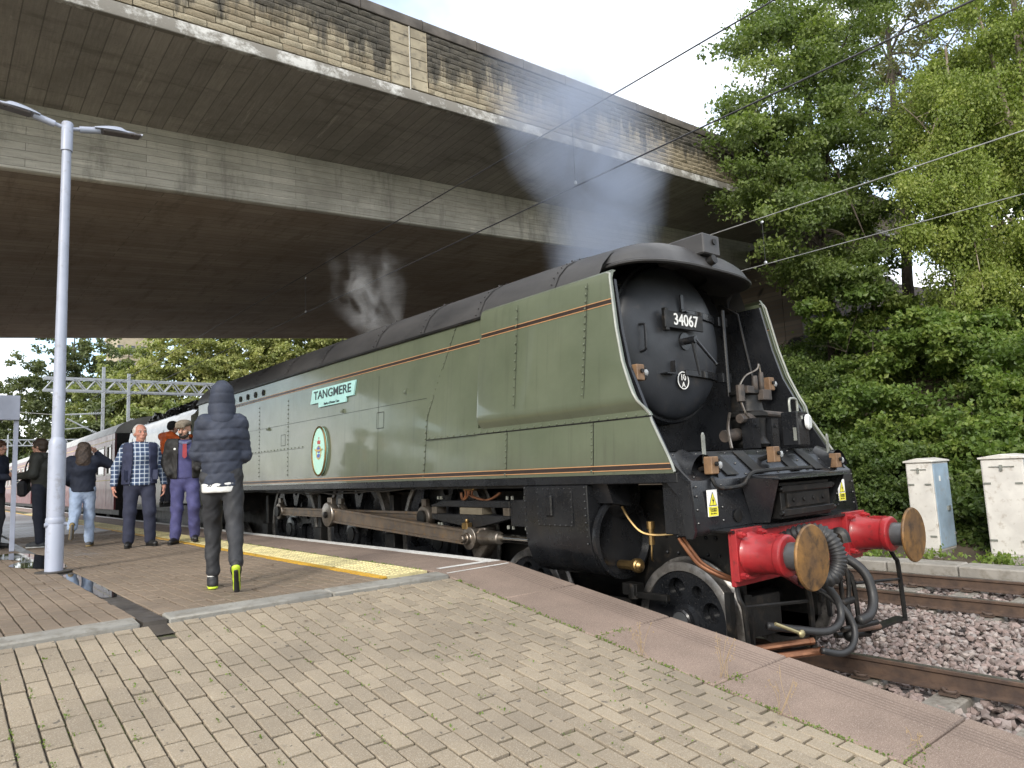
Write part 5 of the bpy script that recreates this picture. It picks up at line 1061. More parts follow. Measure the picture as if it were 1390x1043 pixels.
# far tree line past the bridge
FG = 'trees beyond the bridge'
fl = [(5.5, 128, 17, 'fard', 7, 'dark rounded tree at the left end of the far tree line'), (11.5, 120, 20.5, 'fard', 7.5, 'tall dark tree behind the lamp post, above the girl'), (15.5, 104, 15.5, 'far', 6, 'green tree right of the lamp post beyond the gantry'), (21, 98, 18, 'farl', 6.5, 'pale yellow green tree over the gantry'), (27, 96, 19.5, 'farl', 6.5, 'pale tree below the far stone building'), (34, 94, 21, 'farl', 7, 'broad pale tree above the tender'), (41, 92, 23, 'farl', 7, 'pale drooping tree just left of the boiler top'), (48, 88, 23, 'far', 7, 'green tree touching the boiler top'), (56, 88, 26, 'fard', 8, 'dark tree showing over the engine casing'), (13, 78, 9.5, 'far', 4.5, 'low bushy tree behind the gantry posts'), (9.5, 90, 10, 'fard', 5, 'low dark tree beside the lamp post'), (20, 74, 11, 'far', 5, 'bushy tree behind the lattice gantry'), (4.5, 150, 12, 'far', 5, 'small distant tree at the far left')]
for x, y, h, k, r_, lb in fl:
    h = h*(1.34 if x > 8 and h > 12 else 1.12); r_ = r_*1.15
    z0 = bank(x, y)-.5; zc = h-r_*.8
    lo = [E3(x, y, zc, r_*.7, r_*.6, r_*.75), E3(x-r_*.55, y-1, zc-r_*.45, r_*.55, r_*.5, r_*.6), E3(x+r_*.55, y-1, zc-r_*.35, r_*.55, r_*.5, r_*.65), E3(x, y-2, zc-r_*.95, r_*.7, r_*.5, r_*.6), E3(x+r_*.2, y-2, max(z0+2, zc-r_*1.6), r_*.7, r_*.5, r_*.6)]
    tree('far_tree', lb, (x, y, z0), (x, y, h-1), lo, 30000, .42, k, .3, clump=40, spread=.9, group=FG, nl=5, shell=.15)
# unseen trees added left of the platform to give the casing reflections a horizon
for x, y, h in ((-26, 30, 5), (-30, 44, 6), (-36, 60, 7), (-24, 20, 4)):
    tree('far_tree', 'unseen tree added for reflections, standing %s, left of the platform' % {30: 'nearest but one to the bridge', 44: 'third from the bridge', 60: 'farthest off', 20: 'nearest the bridge'}[y], (x, y, -.6), (x, y, h-1), [E3(x, y, h*.55, 4, 4, h*.45), E3(x+2, y+4, h*.45, 4, 4, h*.4)], 2500, .5, 'fard', .2, clump=30, spread=1., group='unseen trees added left of the platform', nl=3)
# distant stone block above the trees
t = thing('stone_building', 'pale stone building peeping over the distant trees', 'building', (26, 150, 5))
w = B().box2((22.5, 148, 4), (28.5, 160, 31.2)).obj('wall', mat('pale_stone', (.42, .36, .26), .9, scale=.6), t, smooth=False)
for i in range(3):
    for j in range(3): q = B().box2((22.3+2.*i, 147.9, 20.8+3*j), (23.3+2.*i, 148.02, 22.7+3*j)).obj('window', m_glass, t, smooth=False); B().box2((22.2+2.*i, 147.8, 20.6+3*j), (23.4+2.*i, 148.01, 20.78+3*j)).obj('sill', MATS['pale_stone'], q, smooth=False)
B().box2((22.2, 147.6, 31.2), (28.8, 160.3, 31.8)).obj('cornice', MATS['pale_stone'], t, smooth=False)

# ------------------------------------------------------------------ lineside: cabinets, wires, gantries
m_cab = mat('cabinet_paint', (.62, .60, .56), .55, scale=3, col2=(.50, .48, .45), dirt=(.30, .25, .2), dirtamt=.25)
m_cabshade = mat('cabinet_shade_blue', (.36, .47, .58), .5, scale=3, dirt=(.3, .32, .34), dirtamt=.25)  # bluish shade on the white cabinets' end face, put into the colour
def cabinet(x, y, dx, dy, h, label):
    c = thing('trackside_cabinet', label, 'cabinet', (x, y, .02), 0, 'white trackside cabinets'); z0 = .06
    B().box2((x, y, z0), (x+dx, y+dy, z0+h)).obj('cabinet_body', m_cab, c, bevel=.008)
    B().prism([(y-.03, z0+h), (y+dy+.03, z0+h), (y+dy+.03, z0+h+.03), (y+dy/2, z0+h+.075), (y-.03, z0+h+.03)], 0, x-.035, x+dx+.03).obj('cabinet_roof', m_cab, c, bevel=.006)
    B().box2((x-.004, y-.004, -.06), (x+dx, y+dy, z0)).obj('plinth', m_conc, c)
    d = B().box2((x-.013, y+.02, z0+.04), (x-.002, y+dy-.02, z0+h-.03)).obj('door', m_cab, c, bevel=.003)
    for zz in (.25, h*.75): 
        for yy in (y+.03, y+dy-.12): B().box2((x-.028, yy, z0+zz-.014), (x-.010, yy+.10, z0+zz+.014)).obj('hinge', m_trim, d)
    B().box2((x-.05, y+dy*.48, z0+h*.88), (x-.013, y+dy*.54, z0+h*.94)).tube([(x-.03, y+dy*.2, z0+h*.92), (x-.02, y+dy*.8, z0+h*.92)], .008, 6).obj('door_latch', m_trim, d)
    d = B().box2((x+.03, y-.013, z0+.04), (x+dx-.03, y-.002, z0+h-.03)).obj('door', m_cabshade, c, bevel=.003)
    B().box2((x+dx*.62, y-.04, z0+h*.44), (x+dx*.76, y-.013, z0+h*.49)).obj('door_handle', m_trim, d); B().box2((x+dx*.32, y-.018, z0+h*.78), (x+dx*.40, y-.0135, z0+h*.84)).obj('number_tag', m_numw, d)
    for zz in (.25, h*.8): B().box2((x+dx-.06, y-.03, z0+zz-.02), (x+dx-.01, y-.012, z0+zz+.02)).obj('hinge', m_trim, d)
cabinet(7.62, 2.30, .72, .42, 1.50, 'white trackside cabinet with shaded side coloured pale blue, behind the far buffer')
cabinet(7.42, .92, .72, .58, 1.52, 'white trackside cabinet cut off by the right edge')
m_wire = mat('wire_dark', (.05, .05, .055), .5, .5); m_wirel = mat('wire_pale', (.38, .38, .37), .45, .6); m_galv = mat('galvanised_steel', (.42, .44, .46), .45, .5, scale=6, col2=(.33, .35, .37))
def wire(name, x, z0, z1, y0, y1, r, m, label, sag=.0):
    pth = [(x, y0+(y1-y0)*u, z0+(z1-z0)*u-sag*4*u*(1-u)) for u in np.linspace(0, 1, 40)]
    return tag(B().tube(pth, r, 6).obj(name, m), label, 'wire', 'overhead wires')
wire('contact_wire', 0, 4.95, 5.05, -12, 33, .0085, m_wire, 'lower overhead wire above the engine, contact line')
wire('catenary_wire', 0, 5.92, 5.70, -12, 33, .0085, m_wire, 'upper overhead wire above the engine, carrying the droppers', .04)
wire('contact_wire', 4.7, 4.86, 4.90, -12, 33, .006, m_wirel, 'lower pale overhead wire over the empty track')
wire('catenary_wire', 4.7, 5.70, 5.56, -12, 33, .0085, m_wirel, 'upper pale overhead wire over the empty track')
def dropper(x, y, z0, z1, label):
    d = thing('wire_dropper', label, 'dropper', (x, y, z0), 0, 'wire droppers')
    B().tube([(x, y, z0), (x, y, z1)], .004, 5).obj('dropper_wire', m_wire, d); B().sphere((x, y, z0+.02), (.012, .03, .03), 8, 5).obj('lower_clip', m_galv, d); B().sphere((x, y, z1-.02), (.012, .03, .025), 8, 5).obj('upper_clip', m_galv, d)
dropper(0, 2.95, 5.0, 5.76, 'thin dropper joining the two wires in front of the smoke'); dropper(4.7, 3.35, 4.88, 5.6, 'thin dropper joining the pale wires left of the trees'); dropper(0, 10.5, 5.0, 5.72, 'thin dropper joining the two wires under the bridge')
def gantry(y, x0, x1, zb, h, label, posts, legs):
    g = thing('lattice_gantry', label, 'gantry', (x1, y, 0), 0, 'overhead line gantries')
    for dz in (0, h):
        for dy in (-.2, .2): B().box2((x0, y+dy-.04, zb+dz-.04), (x1, y+dy+.04, zb+dz+.04)).obj('chord', m_galv, g)
    n = int((x1-x0)/.75); b = B()
    for i in range(n):
        a, c_ = x0+(x1-x0)*i/n, x0+(x1-x0)*(i+1)/n; m_ = (a+c_)/2
        for dy in (-.2, .2):
            for p_, q_ in (((a, zb), (m_, zb+h)), ((m_, zb+h), (c_, zb))): B().tube([(p_[0], y+dy, p_[1]), (q_[0], y+dy, q_[1])], .028, 5).obj('lattice_bar', m_galv, g)
    for x, za, zc in posts:
        B().box2((x-.06, y-.28, za), (x+.06, y-.20, zc)).obj('drop_post', m_galv, g)
    for x in legs: B().box2((x-.15, y-.15, -.3), (x+.15, y+.15, zb+h+.1)).obj('mast', m_galv, g)
    return g
g = gantry(33, -1.85, 13, 5.98, .52, 'galvanised lattice gantry behind the lamp post', [(.35, 3.9, 7.05), (1.35, 4.2, 6.8)], (8.2, 12.8))
for pth, r in (([(.35, 32.75, 5.0), (-1.4, 32.7, 4.9)], .03), ([(.35, 32.75, 4.0), (-1.0, 32.7, 4.75)], .03), ([(-1.5, 32.7, 4.25), (-.2, 32.7, 4.4)], .022), ([(1.35, 32.75, 4.75), (2.9, 32.7, 4.6)], .03)):
    B().tube(pth, r, 6).obj('cantilever_tube', m_galv, g)
    p_, q_ = Vector(pth[0]), Vector(pth[1]); b = B()
    for u in np.linspace(.06, .3, 6): b.lathe([(.02, -.015), (.07, 0), (.02, .015)], p_.lerp(q_, u), q_-p_, 10)
    b.obj('insulator', m_galv, g)
gantry(78, -1.5, 13, 6.0, .55, 'farther lattice gantry down the line, near the shelter', [(0.4, 4.2, 7)], (8.2, 12.8))
m_pale = mat('galv_mast', (.4, .42, .43), .5, .4)
tag(B().tube([(-9, 40, 6.2), (-1.4, 32.7, 4.9)], .012, 5).obj('registration_wire', m_wirel), 'slanting pale wire running left from the near gantry', 'wire', 'overhead wires')

# ------------------------------------------------------------------ lamp post
m_lav = mat('lamp_post_paint', (.37, .40, .49), .42, scale=3, col2=(.32, .35, .43), dirt=(.22, .22, .23), dirtamt=.3)
lp = thing('lamp_post', 'pale lilac grey twin headed platform lamp post', 'lamp post', (-4.605, 6.32, PZ))
lx, ly = -4.605, 6.32
B().lathe([(.084, 0), (.084, .52), (.081, .53)], (lx, ly, PZ), (0, 0, 1), 28).obj('base_tube', m_lav, lp)
B().lathe([(.082, .53), (.082, 1.32), (.078, 1.36), (.066, 1.385), (.06, 1.40)], (lx, ly, PZ), (0, 0, 1), 28).obj('hinge_tube', m_lav, lp)
B().lathe([(.086, .50), (.090, .515), (.090, .545), (.086, .56)], (lx, ly, PZ), (0, 0, 1), 28).cyl((lx-.10, ly-.03, PZ+.49), (lx+.10, ly-.03, PZ+.49), .022, n=10).obj('hinge_collar', m_lav, lp)
B().lathe([(.060, 1.40), (.052, 3.0), (.046, 4.62)], (lx, ly, PZ), (0, 0, 1), 20).obj('column', m_lav, lp)
B().lathe([(.058, 4.60), (.058, 4.92), (.05, 4.935), (0, 4.936)], (lx, ly, PZ), (0, 0, 1), 20).obj('column_head', m_lav, lp)
for s in (-1, 1):
    B().cyl((lx, ly, PZ+4.86), (lx+s*.17, ly, PZ+4.90), .022, n=10).cyl((lx+s*.12, ly, PZ+4.885), (lx+s*.32, ly, PZ+4.93), .038, n=12).obj('arm', m_lav, lp)
    rows = []
    for u in np.linspace(0, 1, 12):
        x = lx+s*(.26+.50*u); w = .085*math.sin(math.pi*min(1, .18+u*.9))**.5 if u < .95 else .05; hgt = .07*math.sin(math.pi*(.12+.8*u)) if u < .55 else .03+.02*(1-u)
        rows.append([(x, ly+w*math.cos(a), PZ+4.93+.045*u*1.+hgt*math.sin(a)) for a in np.linspace(0, math.pi, 9)])
    b = B().grid(rows); b.f.append(tuple(range(9))); b.f.append(tuple(11*9+k for k in range(9))); b.grid([[r[0] for r in rows], [r[-1] for r in rows]])
    q = b.obj('lantern', m_lav, lp)
    B().box((lx+s*.54, ly, PZ+4.948), (.40, .135, .03), Matrix.Rotation(-s*.09, 3, 'Y')).obj('led_panel', mat('led_grey', (.12, .11, .11), .3, var=.1), q, bevel=.01)
B().lathe([(.17, 0), (.17, .012), (.12, .015)], (lx, ly, PZ), (0, 0, 1), 28).obj('base_plate', m_chan, lp)
# shelter / ticket frame at the left edge
sh = thing('platform_shelter', 'grey framed platform shelter cut off by the left edge', 'shelter', (-5.4, 10.1, PZ))
m_shl = mat('shelter_grey', (.42, .45, .55), .45, scale=3)
B().box2((-7.0, 9.96, 2.80), (-4.63, 10.04, 3.16)).obj('fascia', m_shl, sh, bevel=.006)
B().prism([(10.04, 3.10), (11.6, 3.02), (11.6, 2.98), (10.04, 2.84)], 0, -7.0, -4.70).obj('canopy', mat('shelter_dark', (.10, .09, .09), .6), sh)
for x, y in ((-4.66, 10.08), (-4.84, 11.55), (-6.9, 10.1), (-6.9, 11.5)): B().box2((x-.03, y-.03, PZ), (x+.03, y+.03, 2.80 if y < 11 else 2.98)).obj('post', m_shl, sh, bevel=.004)
# dry stalks growing from coping joints, fallen leaves
t = NT('dry_stalk'); t.base((.30, .22, .13)); t.rough(.8); m_stalk = t.m
for i, (x, y, h, n_, lb) in enumerate([(-2.24, .45, .20, 7, 'thin dry grass tuft in the coping joint near the bogie'), (-2.10, -.03, .24, 8, 'dry stalks at the slab joint below the front buffer'), (-2.25, -.50, .22, 6, 'dry stalks at the paving edge in the right foreground'), (-2.05, -1.05, .10, 5, 'tiny stalks by the last slab joint'), (-1.40, -.65, .30, 5, 'seeded brown stalk beside the rail')]):
    b = B()
    zz = pz(y) if x < -1.45 else -.2
    for k in range(n_):
        a = random.uniform(0, 6.28); l = h*random.uniform(.5, 1.1); e = (x+math.cos(a)*l*.3, y+math.sin(a)*l*.45, zz+l)
        b.tube(smoothpath([(x+random.uniform(-.02, .02), y+random.uniform(-.05, .05), zz), ((x+e[0])/2, (y+e[1])/2, zz+l*.6), e], 3), [.0013]*6+[.0007], 4)
        for _ in range(4): b.sphere((e[0]+random.uniform(-.012, .012), e[1]+random.uniform(-.012, .012), e[2]-random.uniform(0, l*.3)), (.003, .003, .005), 5, 3)
    tag(b.obj('dry_stalks', m_stalk, fix=False), lb, 'grass tuft', 'dry stalks along the coping')
P = np.stack([rng.uniform(-5, -2.3, 60), rng.uniform(1., 9, 60), np.zeros(60)], -1); P[:, 2] = [pz(y)+.008 for _, y, _ in P]
V, F = leaves(P, .035, 0); V[:, 2] = np.maximum(np.repeat(P[:, 2], 4), np.repeat(P[:, 2], 4)+(V[:, 2]-np.repeat(P[:, 2], 4))*.25)
tag(link('leaf_litter', npmesh('leaf_litter', V, F, mat('dead_leaf', (.09, .055, .03), .8), rng.uniform(0, 1, len(F)))), 'scattered brown dead leaves on the paving', 'leaf litter', kind='stuff')
# moss tufts in the joints
P = []
for _ in range(260):
    x = -2.245-.1075*random.randint(0, 34)+random.uniform(-.006, .006); y = random.uniform(-1.2, 2.3); P.append((x, y, pz(y)-.006))
for _ in range(140): y = random.uniform(-1.5, 2.4); P.append((-2.24+random.uniform(-.008, .008), y, pz(y)-.004))
for _ in range(120): y = random.uniform(2.9, 9); P.append((-2.25+random.uniform(-.012, .012), y, PZ-.002))
for yy in (-1.06, -.07, .84):
    for _ in range(14): x = random.uniform(-2.23, -1.95); P.append((x, yy+random.uniform(-.01, .01), pz(yy)-.004))
P = np.repeat(np.array(P), 9, 0); P = P+rng.normal(0, 1, P.shape)*np.array([.006, .03, .003]); V, F = leaves(P, .014, -.3)
tag(link('joint_moss', npmesh('joint_moss', V, F, LM['maple'], rng.uniform(.2, 1, len(F)))), 'green moss growing in the paving joints', 'moss', kind='stuff')

# ------------------------------------------------------------------ smoke and steam
def plume(name, label, path, radii, dens, col, scale, soft=1.3, emi=0, thr=.45, stretch=1.):
    t = NT(name+'_volume'); t.t.nodes.remove(t.p); pv = t.n('VolumePrincipled', {'Color': c4(col), 'Anisotropy': .2})
    v = t.world(); nz = t.noise(t.mapv(v, (1, 1, stretch)), scale, 6, .62, .9); at = None
    # distance falloff from the plume's own axis (piecewise over height)
    z = t.n('SeparateXYZ', {0: v}).outputs
    def curve(vals, lo, hi, scale_):
        mr = t.n('MapRange', {'Value': z[2], 'From Min': path[0][2], 'From Max': path[-1][2]}); fc = t.n('FloatCurve', {'Value': mr.outputs[0]}); cv = fc.mapping.curves[0]
        for i, (u, y) in enumerate(vals):
            if i == 0: cv.points[0].location = (u, y)
            elif i == len(vals)-1: cv.points[-1].location = (u, y)
            else: cv.points.new(u, y)
        fc.mapping.update(); return fc.outputs[0]
    zz = [(q[2]-path[0][2])/(path[-1][2]-path[0][2]) for q in path]
    def norm(k): lo = min(q[k] for q in path)-.01; hi = max(q[k] for q in path)+.01; return lo, hi
    out = []
    for k in (0, 1):
        lo, hi = norm(k); c_ = curve([(u, (q[k]-lo)/(hi-lo)) for u, q in zip(zz, path)], lo, hi, 1); out.append(t.math('ADD', t.math('MULTIPLY', c_, hi-lo), lo))
    rm = max(radii); rc = t.math('MULTIPLY', curve([(u, r/rm) for u, r in zip(zz, radii)], 0, 1, 1), rm)
    wx = t.math('MULTIPLY', t.math('SUBTRACT', t.noise(v, scale*.7, 3), .5), rm*.9)
    dx = t.math('ADD', t.math('SUBTRACT', z[0], out[0]), wx); dy = t.math('SUBTRACT', z[1], out[1])
    r = t.math('SQRT', t.math('ADD', t.math('MULTIPLY', dx, dx), t.math('MULTIPLY', dy, dy)))
    f = t.math('SUBTRACT', 1., t.math('DIVIDE', r, rc), True); f = t.math('POWER', f, soft)
    n2 = t.n('MapRange', {'Value': nz, 'From Min': thr, 'From Max': thr+.25}).outputs[0]
    hz = t.math('SUBTRACT', 1., t.n('MapRange', {'Value': z[2], 'From Min': path[0][2]+(path[-1][2]-path[0][2])*.55, 'From Max': path[-1][2]}).outputs[0])
    d = t.math('MULTIPLY', t.math('MULTIPLY', t.math('MULTIPLY', f, n2), dens), hz)
    t.set(pv.inputs['Density'], d); t.t.links.new(pv.outputs[0], t.out.inputs['Volume'])
    o = B().tube(smoothpath(path, 3), [float(np.interp(i, np.arange(0, 3*len(radii)-2, 3)[:len(radii)], radii))*1.12 for i in range(3*(len(path)-1)+1)], 20).obj(name, t.m)
    return tag(o, label, 'smoke', kind='stuff')
plume('chimney_smoke', 'blue grey smoke drifting up from the chimney', [(-.12, 2.55, 3.78), (-.10, 2.6, 4.2), (0, 2.62, 4.7), (-.1, 2.65, 5.2), (-.35, 2.65, 5.7), (-.6, 2.7, 6.5)], [.66, .70, .78, .92, .98, .9], 4.0, (.56, .63, .77), 1.5, 1.3, thr=.32)
plume('safety_valve_steam', 'wisp of white steam rising from the boiler top', [(-.3, 7.2, 3.86), (-.3, 7.2, 4.1), (-.38, 7.25, 4.4), (-.35, 7.3, 4.8), (-.3, 7.3, 5.35)], [.30, .44, .56, .68, .62], 4.2, (.95, .95, .96), 2.9, 1.1, thr=.475, stretch=.65)
plume('cylinder_steam', 'low steam drifting beside the tender wheels', [(-1.38, 12.9, .5), (-1.42, 13.1, .9), (-1.45, 13.4, 1.3)], [.35, .5, .4], 2.2, (.9, .9, .92), 2.4, 1.0, thr=.42)
# ------------------------------------------------------------------ people
def surface_nets(f, lo, hi, h):
    lo = np.array(lo, float); n = np.maximum(3, np.ceil((np.array(hi)-lo)/h).astype(int)+1)
    ax = [lo[i]+h*np.arange(n[i]) for i in range(3)]
    g = np.stack(np.meshgrid(*ax, indexing='ij'), -1); v = f(g.reshape(-1, 3)).reshape(n)
    ins = v < 0; c = np.zeros(tuple(n-1), int)
    for o in np.ndindex(2, 2, 2): c += ins[o[0]:n[0]-1+o[0], o[1]:n[1]-1+o[1], o[2]:n[2]-1+o[2]]
    act = (c > 0) & (c < 8); idx = -np.ones(act.shape, int); cells = np.argwhere(act); idx[act] = np.arange(len(cells))
    acc = np.zeros((len(cells), 3)); cnt = np.zeros(len(cells))
    for a in range(3):
        for o1, o2 in ((0, 0), (0, 1), (1, 0), (1, 1)):
            o = [0, 0, 0]; b_ = [i for i in range(3) if i != a]; o[b_[0]] = o1; o[b_[1]] = o2
            p0 = cells+o; p1 = p0.copy(); p1[:, a] += 1
            v0 = v[tuple(p0.T)]; v1 = v[tuple(p1.T)]; m_ = (v0 < 0) != (v1 < 0)
            t = np.where(m_, v0/np.where(m_, v0-v1, 1), 0); q = p0.astype(float); q[:, a] += t
            acc[m_] += q[m_]; cnt[m_] += 1
    V = lo+h*acc/np.maximum(cnt, 1)[:, None]; F = []
    for a in range(3):
        b_, c_ = [(1, 2), (2, 0), (0, 1)][a]
        sl = [slice(1, n[i]-1) for i in range(3)]; s0 = list(sl); s1 = list(sl); s0[a] = slice(0, n[a]-1); s1[a] = slice(1, n[a])
        ch = ins[tuple(s0)] != ins[tuple(s1)]; e = np.argwhere(ch)
        if not len(e): continue
        sgn = ins[tuple(s0)][ch]; off = np.array([1, 1, 1]); off[a] = 0; e = e+off
        def cell(db, dc): q = e.copy(); q[:, b_] -= db; q[:, c_] -= dc; return idx[tuple(q.T)]
        quad = np.stack([cell(1, 1), cell(0, 1), cell(0, 0), cell(1, 0)], -1); quad[~sgn] = quad[~sgn][:, ::-1]; F.append(quad)
    return V, np.concatenate(F)
def cap(a, b, ra, rb=None, sq=(1, 1, 1)):
    a, b = np.array(a, float), np.array(b, float); rb = ra if rb is None else rb; sq = np.array(sq, float)
    def f(p):
        c_ = (a+b)/2; p = c_+(p-c_)*sq; ba = b-a; h = np.clip((p-a)@ba/max(ba@ba, 1e-9), 0, 1); return (np.linalg.norm(p-a-h[:, None]*ba, axis=1)-(ra+(rb-ra)*h))/max(sq)
    f.bb = (np.minimum(a, b)-max(ra, rb)/min(sq)-.02, np.maximum(a, b)+max(ra, rb)/min(sq)+.02); return f
def ell(c, r):
    c, r = np.array(c, float), np.array(r, float)
    f = lambda p: (np.linalg.norm((p-c)/r, axis=1)-1)*r.min(); f.bb = (c-r-.02, c+r+.02); return f
def blob(fs, k=.03, h=.013, cut=None, wr=0., mod=None, name='x'):
    lo = np.min([f.bb[0] for f in fs], 0); hi = np.max([f.bb[1] for f in fs], 0)
    def F(p):
        d = fs[0](p)
        for f in fs[1:]:
            e = f(p); m_ = np.clip(.5+.5*(d-e)/k, 0, 1); d = d*(1-m_)+e*m_-k*m_*(1-m_)
        if wr: d = d+wr*(np.sin(p[:, 2]*38+np.sin(p[:, 0]*17)*2.2+p[:, 1]*9)*.45+np.sin(p[:, 2]*23-p[:, 0]*31+p[:, 1]*27)*.45+(np.abs(np.sin(p[:, 2]*31+p[:, 0]*42+np.sin(p[:, 2]*11+p[:, 1]*25)*1.8))-.6)*.8)
        if mod: d = mod(p, d)
        if cut: d = np.maximum(d, cut(p))
        return d
    return surface_nets(F, lo-.02, hi+.02, h)
def part(name, VF, m, parent):
    me = npmesh(name, VF[0], VF[1], m, None, True); return link(name, me, parent, True)
def joinVF(l):
    V, F, o = [], [], 0
    for v, f in l: V.append(v); F.append(f+o); o += len(v)
    return np.concatenate(V), np.concatenate(F)
def nrm(v): v = np.array(v, float); return v/np.linalg.norm(v)
def hand(w, d, n, side=1, curl=.5, sc=1.):
    """wrist, finger direction, palm normal -> mesh with palm, four fingers and thumb"""
    w = np.array(w, float); d = nrm(d); n = nrm(np.array(n)-d*np.dot(n, d)); s = np.cross(d, n)*side; fs = [cap(w-d*.03, w+d*.02, .026*sc, .028*sc)]
    for k in (-1.2, -.4, .4, 1.2): fs.append(cap(w+d*.02*sc+s*k*.012*sc, w+d*.085*sc+s*k*.019*sc, .015*sc, .012*sc))
    for k, l in ((-1.2, .062), (-.4, .072), (.4, .080), (1.2, .072)):
        a = w+d*.088*sc+s*k*.0195*sc; d1 = nrm(d*math.cos(curl*.8)+n*math.sin(curl*.8)); b_ = a+d1*l*.5*sc; d2 = nrm(d*math.cos(curl*2)+n*math.sin(curl*2)); c_ = b_+d2*l*.5*sc
        fs += [cap(a, b_, .0092*sc, .0086*sc), cap(b_, c_, .0086*sc, .0072*sc)]
    a = w+d*.025*sc+s*.022*sc; b_ = a+nrm(d*.7+s*.8+n*.35)*.042*sc; c_ = b_+nrm(d+s*.15+n*.5)*.032*sc
    fs += [cap(a, b_, .0125*sc, .0105*sc), cap(b_, c_, .0105*sc, .0085*sc)]
    return blob(fs, .006, .0048)
def headVF(c, yaw, nod, sc=1.):
    c = np.array(c, float); Rm = np.array(Matrix.Rotation(yaw, 3, 'Z') @ Matrix.Rotation(nod, 3, 'X'))
    fs0 = [ell((0, .012, .035), (.076, .094, .088)), ell((0, -.028, -.045), (.058, .062, .075)), ell((0, -.045, -.095), (.032, .032, .026)), cap((0, -.088, .02), (0, -.112, -.022), .010, .015), ell((.03, -.078, .034), (.026, .016, .012)), ell((-.03, -.078, .034), (.026, .016, .012)), ell((.074, .008, -.01), (.012, .022, .032)), ell((-.074, .008, -.01), (.012, .022, .032)), ell((.042, -.062, -.02), (.026, .024, .026)), ell((-.042, -.062, -.02), (.026, .024, .026)), cap((-.018, -.088, -.056), (.018, -.088, -.056), .008), cap((-.014, -.087, -.068), (.014, -.087, -.068), .009)]
    V, F = blob(fs0, .016, .0075)
    for sx in (-1, 1):   # eye hollows
        e = np.array([sx*.032, -.09, .012]); d = np.linalg.norm((V-e)/np.array([1.2, 1.6, 1.]), axis=1); V[:, 1] += .012*np.exp(-(d/.014)**2)
    return (V*sc)@Rm.T+c, F, (lambda q: (np.array(q)*sc)@Rm.T+c), Rm
SKIN = mat('skin', (.50, .29, .21), .5, scale=25, col2=(.44, .24, .175), world=False); SKINR = mat('ruddy_skin', (.52, .26, .19), .5, scale=20, col2=(.42, .19, .14), world=False)
m_eye = mat('eye_white', (.6, .58, .55), .25); m_iris = mat('eye_dark', (.02, .017, .015), .2); m_lips = mat('lips', (.33, .12, .10), .5)
def cloth(name, c, rough=.85, bump=.25, **k): return mat(name, c, rough, world=False, scale=9, bump=bump, bscale=140, **k)
